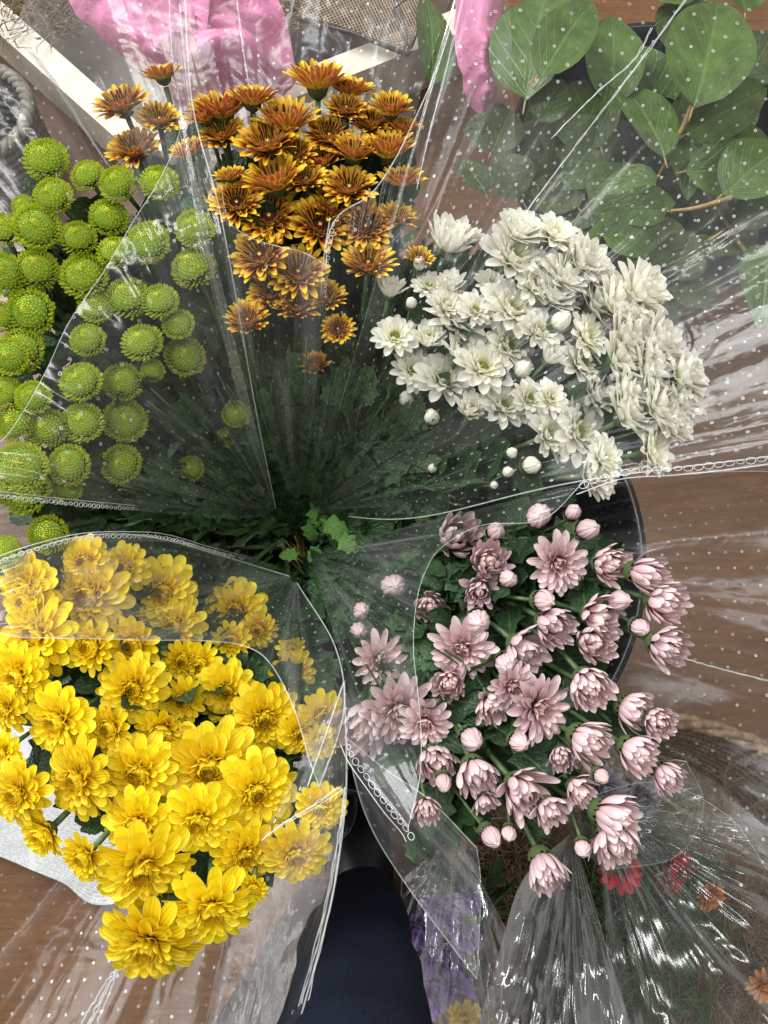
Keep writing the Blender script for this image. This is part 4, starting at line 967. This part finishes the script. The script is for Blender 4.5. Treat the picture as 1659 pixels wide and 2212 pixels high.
mb.v = top + low; mb.uv = [(0, 0)]*8; mb.t = [0]*8; mb.f = [(3,2,1,0),(0,1,5,4),(1,2,6,5),(2,3,7,6),(3,0,4,7)]; link_world('reflection_sheet', mb, M['mat'], root, False)

# leg of the person taking the picture
M['denim'] = plain('navy_cloth', (.006,.009,.019), .9, 500, .35, .35, .15); M['skin'] = plain('skin', (.5,.3,.22), .5, 40, .1); M['shoe'] = plain('black_shoe', (.015,.015,.016), .4, 40, .3)
hip = at(740, 2760, .82); knee = at(775, 2010, .47); ank = at(740, 2330, .10); ank = Vector((knee.x - .01, knee.y - .12, .10))
root = empty('person', Vector((ank.x, ank.y, 0))); tag(root, 'knee of a person in plain navy trousers, bent forward between the bunches', 'person')
def legtube(extra, z_end, wr=1.0):
    mb = MB(); pts = catmull([tuple(hip + (hip-knee)*.15), tuple(hip), tuple(hip.lerp(knee, .5) + Vector((0, 0, .012))), tuple(knee + Vector((0, -.004, .004))), tuple(knee.lerp(ank, .12) + Vector((0, .012, 0))), tuple(knee.lerp(ank, .5)), tuple(ank + Vector((0, 0, z_end)))], 60)
    rr = catmull([(.080,), (.074,), (.058,), (.046,), (.044,), (.044,), (.040,)], 60)[:, 0] + extra
    pts2 = []
    mb.tube(pts, list(rr), 40); 
    mb.v = [(v[0] + extra*1.2*wr*noise.noise(Vector((v[0]*18, v[1]*30, v[2]*22))), v[1] + extra*1.2*wr*noise.noise(Vector((v[0]*20+5, v[1]*26, v[2]*22))), v[2] + extra*noise.noise(Vector((v[0]*14+9, v[1]*26, v[2]*30)))) for v in mb.v]
    return mb
b_ = link_world('body', legtube(-.022, -.03, .2), M['skin'], root)
link_world('trousers', legtube(.004, .0, 1.8), M['denim'], root)
mb = MB(); fx, fy = ank.x, ank.y; rows = []; uvs = []
for i in range(14):
    s = i/13; w = .047*math.sin(math.pi*min(1, .15 + s*.80))**.5; h = .085*(1-s)**.8 + .035*math.sin(math.pi*min(1, s+.1)) + .012; y = fy - .07 + .27*s
    rows.append([(fx + w*math.cos(a)*(1.0 if math.sin(a) > 0 else 1.05), y, max(.002, .002 + h*(.5 + .5*math.sin(a)))) for a in [2*math.pi*k/20 for k in range(20)]]); uvs.append([(k/20, s) for k in range(20)])
mb.grid(rows, uvs, close_u=True); mb.f.append(tuple(range(20))[::-1]); mb.f.append(tuple(13*20 + k for k in range(20))); link_world('shoe', mb, M['shoe'], root)

# wrapped bouquets in the basket
def wrapbag(label, apex, splines, mat, seed, wr=.012, freq=10, bulge=.02, nv=70):
    root = empty('crinkled_film', at(*apex)); tag(root, label, 'clear wrap', 'crinkled clear wraps in the rattan basket')
    mb = MB(); rows = sheet(mb, apex, splines, bulge, nv, 14, wr, seed, 12, freq); link_world('sheet', mb, mat, root); rim_part(root, rows, .0006)
    return root
crk = film_mat('crinkled_film', .16, 10, 10, False, 1.9, (.94,.95,.97), .13, .45, 3.4)
crk2 = film_mat('crinkled_film_soft', .05, 10, 10, False, 1.2, (.96,.97,.97), .16, .6, 1.5)
for (x, y, r, k) in ((905,2000,44,'purple_open'),(950,1960,42,'purple_open'),(900,2075,46,'purple_open'),(960,2060,48,'purple_open'),(1010,2010,36,'purple_open'),(925,2150,42,'purple_open'),(985,2130,40,'purple_open'),(1015,1940,34,'purple_open')):
    o = grow(k, x, y, r, (-.3 + random.gauss(0, .2), .3), .30, random, 2, (1100,1900), .12)
    nm = {905: 'second highest, nearest the knee,', 950: 'second row from top, inner', 900: 'purple bloom touching the knee side, middle,', 960: 'central', 1010: 'outer, farthest from the knee,', 925: 'lowest, nearest the knee,', 985: 'lowest, beside the yellow bloom,', 1015: 'topmost'}[x]
    tag(o, (nm + ' bloom of the film-wrapped purple bunch').replace('purple bloom touching', 'bloom touching').replace('middle, bloom', 'middle bloom'), 'flower', 'purple blooms in the crinkled wrap')
o = grow('yellow_open', 1004, 2195, 34, (0, .3), .33, random, 2, (1100,1950), .12); tag(o, 'lone yellow bloom at the bottom edge beside the purple bunch', 'flower')
for (x, y, r, t) in ((1300,1700,50,'upper'),(1380,1720,48,'outer'),(1340,1760,44,'lower')):
    o = grow('lilac_open', x, y, r, (.2, .2), .26, random, 2, (1300,1900), .10); tag(o, f'{t} pale lilac bloom under film just below the pink bunch', 'flower', 'pale lilac blooms under film')
# red and apricot blooms under the film
for v in range(2): head('red_open', v, b_white, M['red'], None, None, (.27, .22, -.08))
for v in range(2): head('apricot_open', v, b_pink, M['apricot'], (.10, .05, .10, 12), M['disc_yellow'], (.28, .24, -.12))
for (k, x, y, r, ln, lb) in (('red_open', 1338, 1880, 50, (-.3, -.5), 'bright red bloom under film, half hidden just below the pink bunch'),
                             ('red_open', 1447, 1878, 56, (.7, .3), 'bright red ruffled bloom under film, closer to the rattan basket rim'),
                             ('apricot_open', 1532, 1935, 34, (.3, .4), 'apricot bloom under film next to the red ones'),
                             ('apricot_open', 1652, 2130, 38, (-.3, .3), 'apricot bloom low at the side of the frame among feathery greens')):
    o = grow(k, x, y, r, ln, .28, random, 2, (1450, 2050), .10); tag(o, lb, 'flower')

# feathery greens
def feathery(label, cx, cy, n, seed, spread=120, z=.26, mat='dill'):
    rnd = random.Random(seed); mb = MB()
    for k in range(n):
        x, y = cx + rnd.gauss(0, spread*.55), cy + rnd.gauss(0, spread); a = R(90) + rnd.gauss(0, .6); zz = z + rnd.uniform(-.07, .03)
        p = at(x, y, zz); d = Vector((math.cos(a), math.sin(a), rnd.uniform(.0, .5))).normalized(); L = rnd.uniform(.03, .07); e = p + d*L
        mb.tube([p, (p+e)/2 + Vector((rnd.gauss(0, .003), rnd.gauss(0, .003), 0)), e], [.0009, .0007, .0004], 4)
        for j in range(9):
            s = .2 + .8*j/9; b = p.lerp(e, s); sd = 1 if j % 2 else -1; pr = Vector((-d.y, d.x, rnd.uniform(-.5, .5))).normalized()
            f = b + (d*.6 + pr*sd*.9)*L*.26*(1.15-s*.5); mb.tube([b, f], [.0006, .0002], 3)
    o = link('feathery_foliage', mb.mesh('feathery_foliage', M[mat])); tag(o, label, 'foliage', kind='stuff')
feathery('feathery green fern-like foliage under crinkled film in the basket', 1400, 2000, 800, 3, 130)
feathery('olive feathery foliage at the far side of the basket', 1560, 2080, 500, 4, 120, .22, 'straw')
feathery('fine green foliage at the foot of the basket wrap', 1250, 2130, 350, 6, 90, .22)
wrapbag('bright crinkled clear wrap streaked with highlights, fanning down from the lowest pink bloom', (1235,1790,.30), [((1000,2330,.42), [(1130,1900),(1080,2050)]), ((1130,2340,.46), None), ((1260,2340,.46), None), ((1400,2340,.44), None)], crk, 21, .016, 6)
wrapbag('looser clear wrap over the feathery greens and red blooms', (1290,1740,.31), [((1330,2340,.40), None), ((1500,2340,.41), None), ((1800,2340,.40), None), ((1800,2050,.38), None), ((1760,1880,.34), None), ((1620,1760,.33), None)], crk2, 22, .012, 8)
wrapbag('crinkled clear wrap round the purple bunch beside the navy knee', (985,1800,.34), [((868,1900,.36), None), ((862,2100,.38), None), ((900,2330,.40), None), ((1060,2330,.40), None), ((1090,2000,.38), None)], crk, 23, .014, 7, .03)
wrapbag('pale clear wrap bundled above the lilac blooms', (1200,1760,.28), [((1480,1640,.33), None), ((1520,1740,.34), None), ((1460,1850,.33), None), ((1300,1880,.32), None)], crk2, 24, .012, 7, .03)
tuft('brown straw in the rattan basket between purple and pink bunches', 980, 1180, 1780, 2000, .12, 900, 9)
tuft('brown straw lining the rattan basket under the feathery greens', 1150, 1700, 1850, 2260, .08, 1800, 11, 'straw', .07)
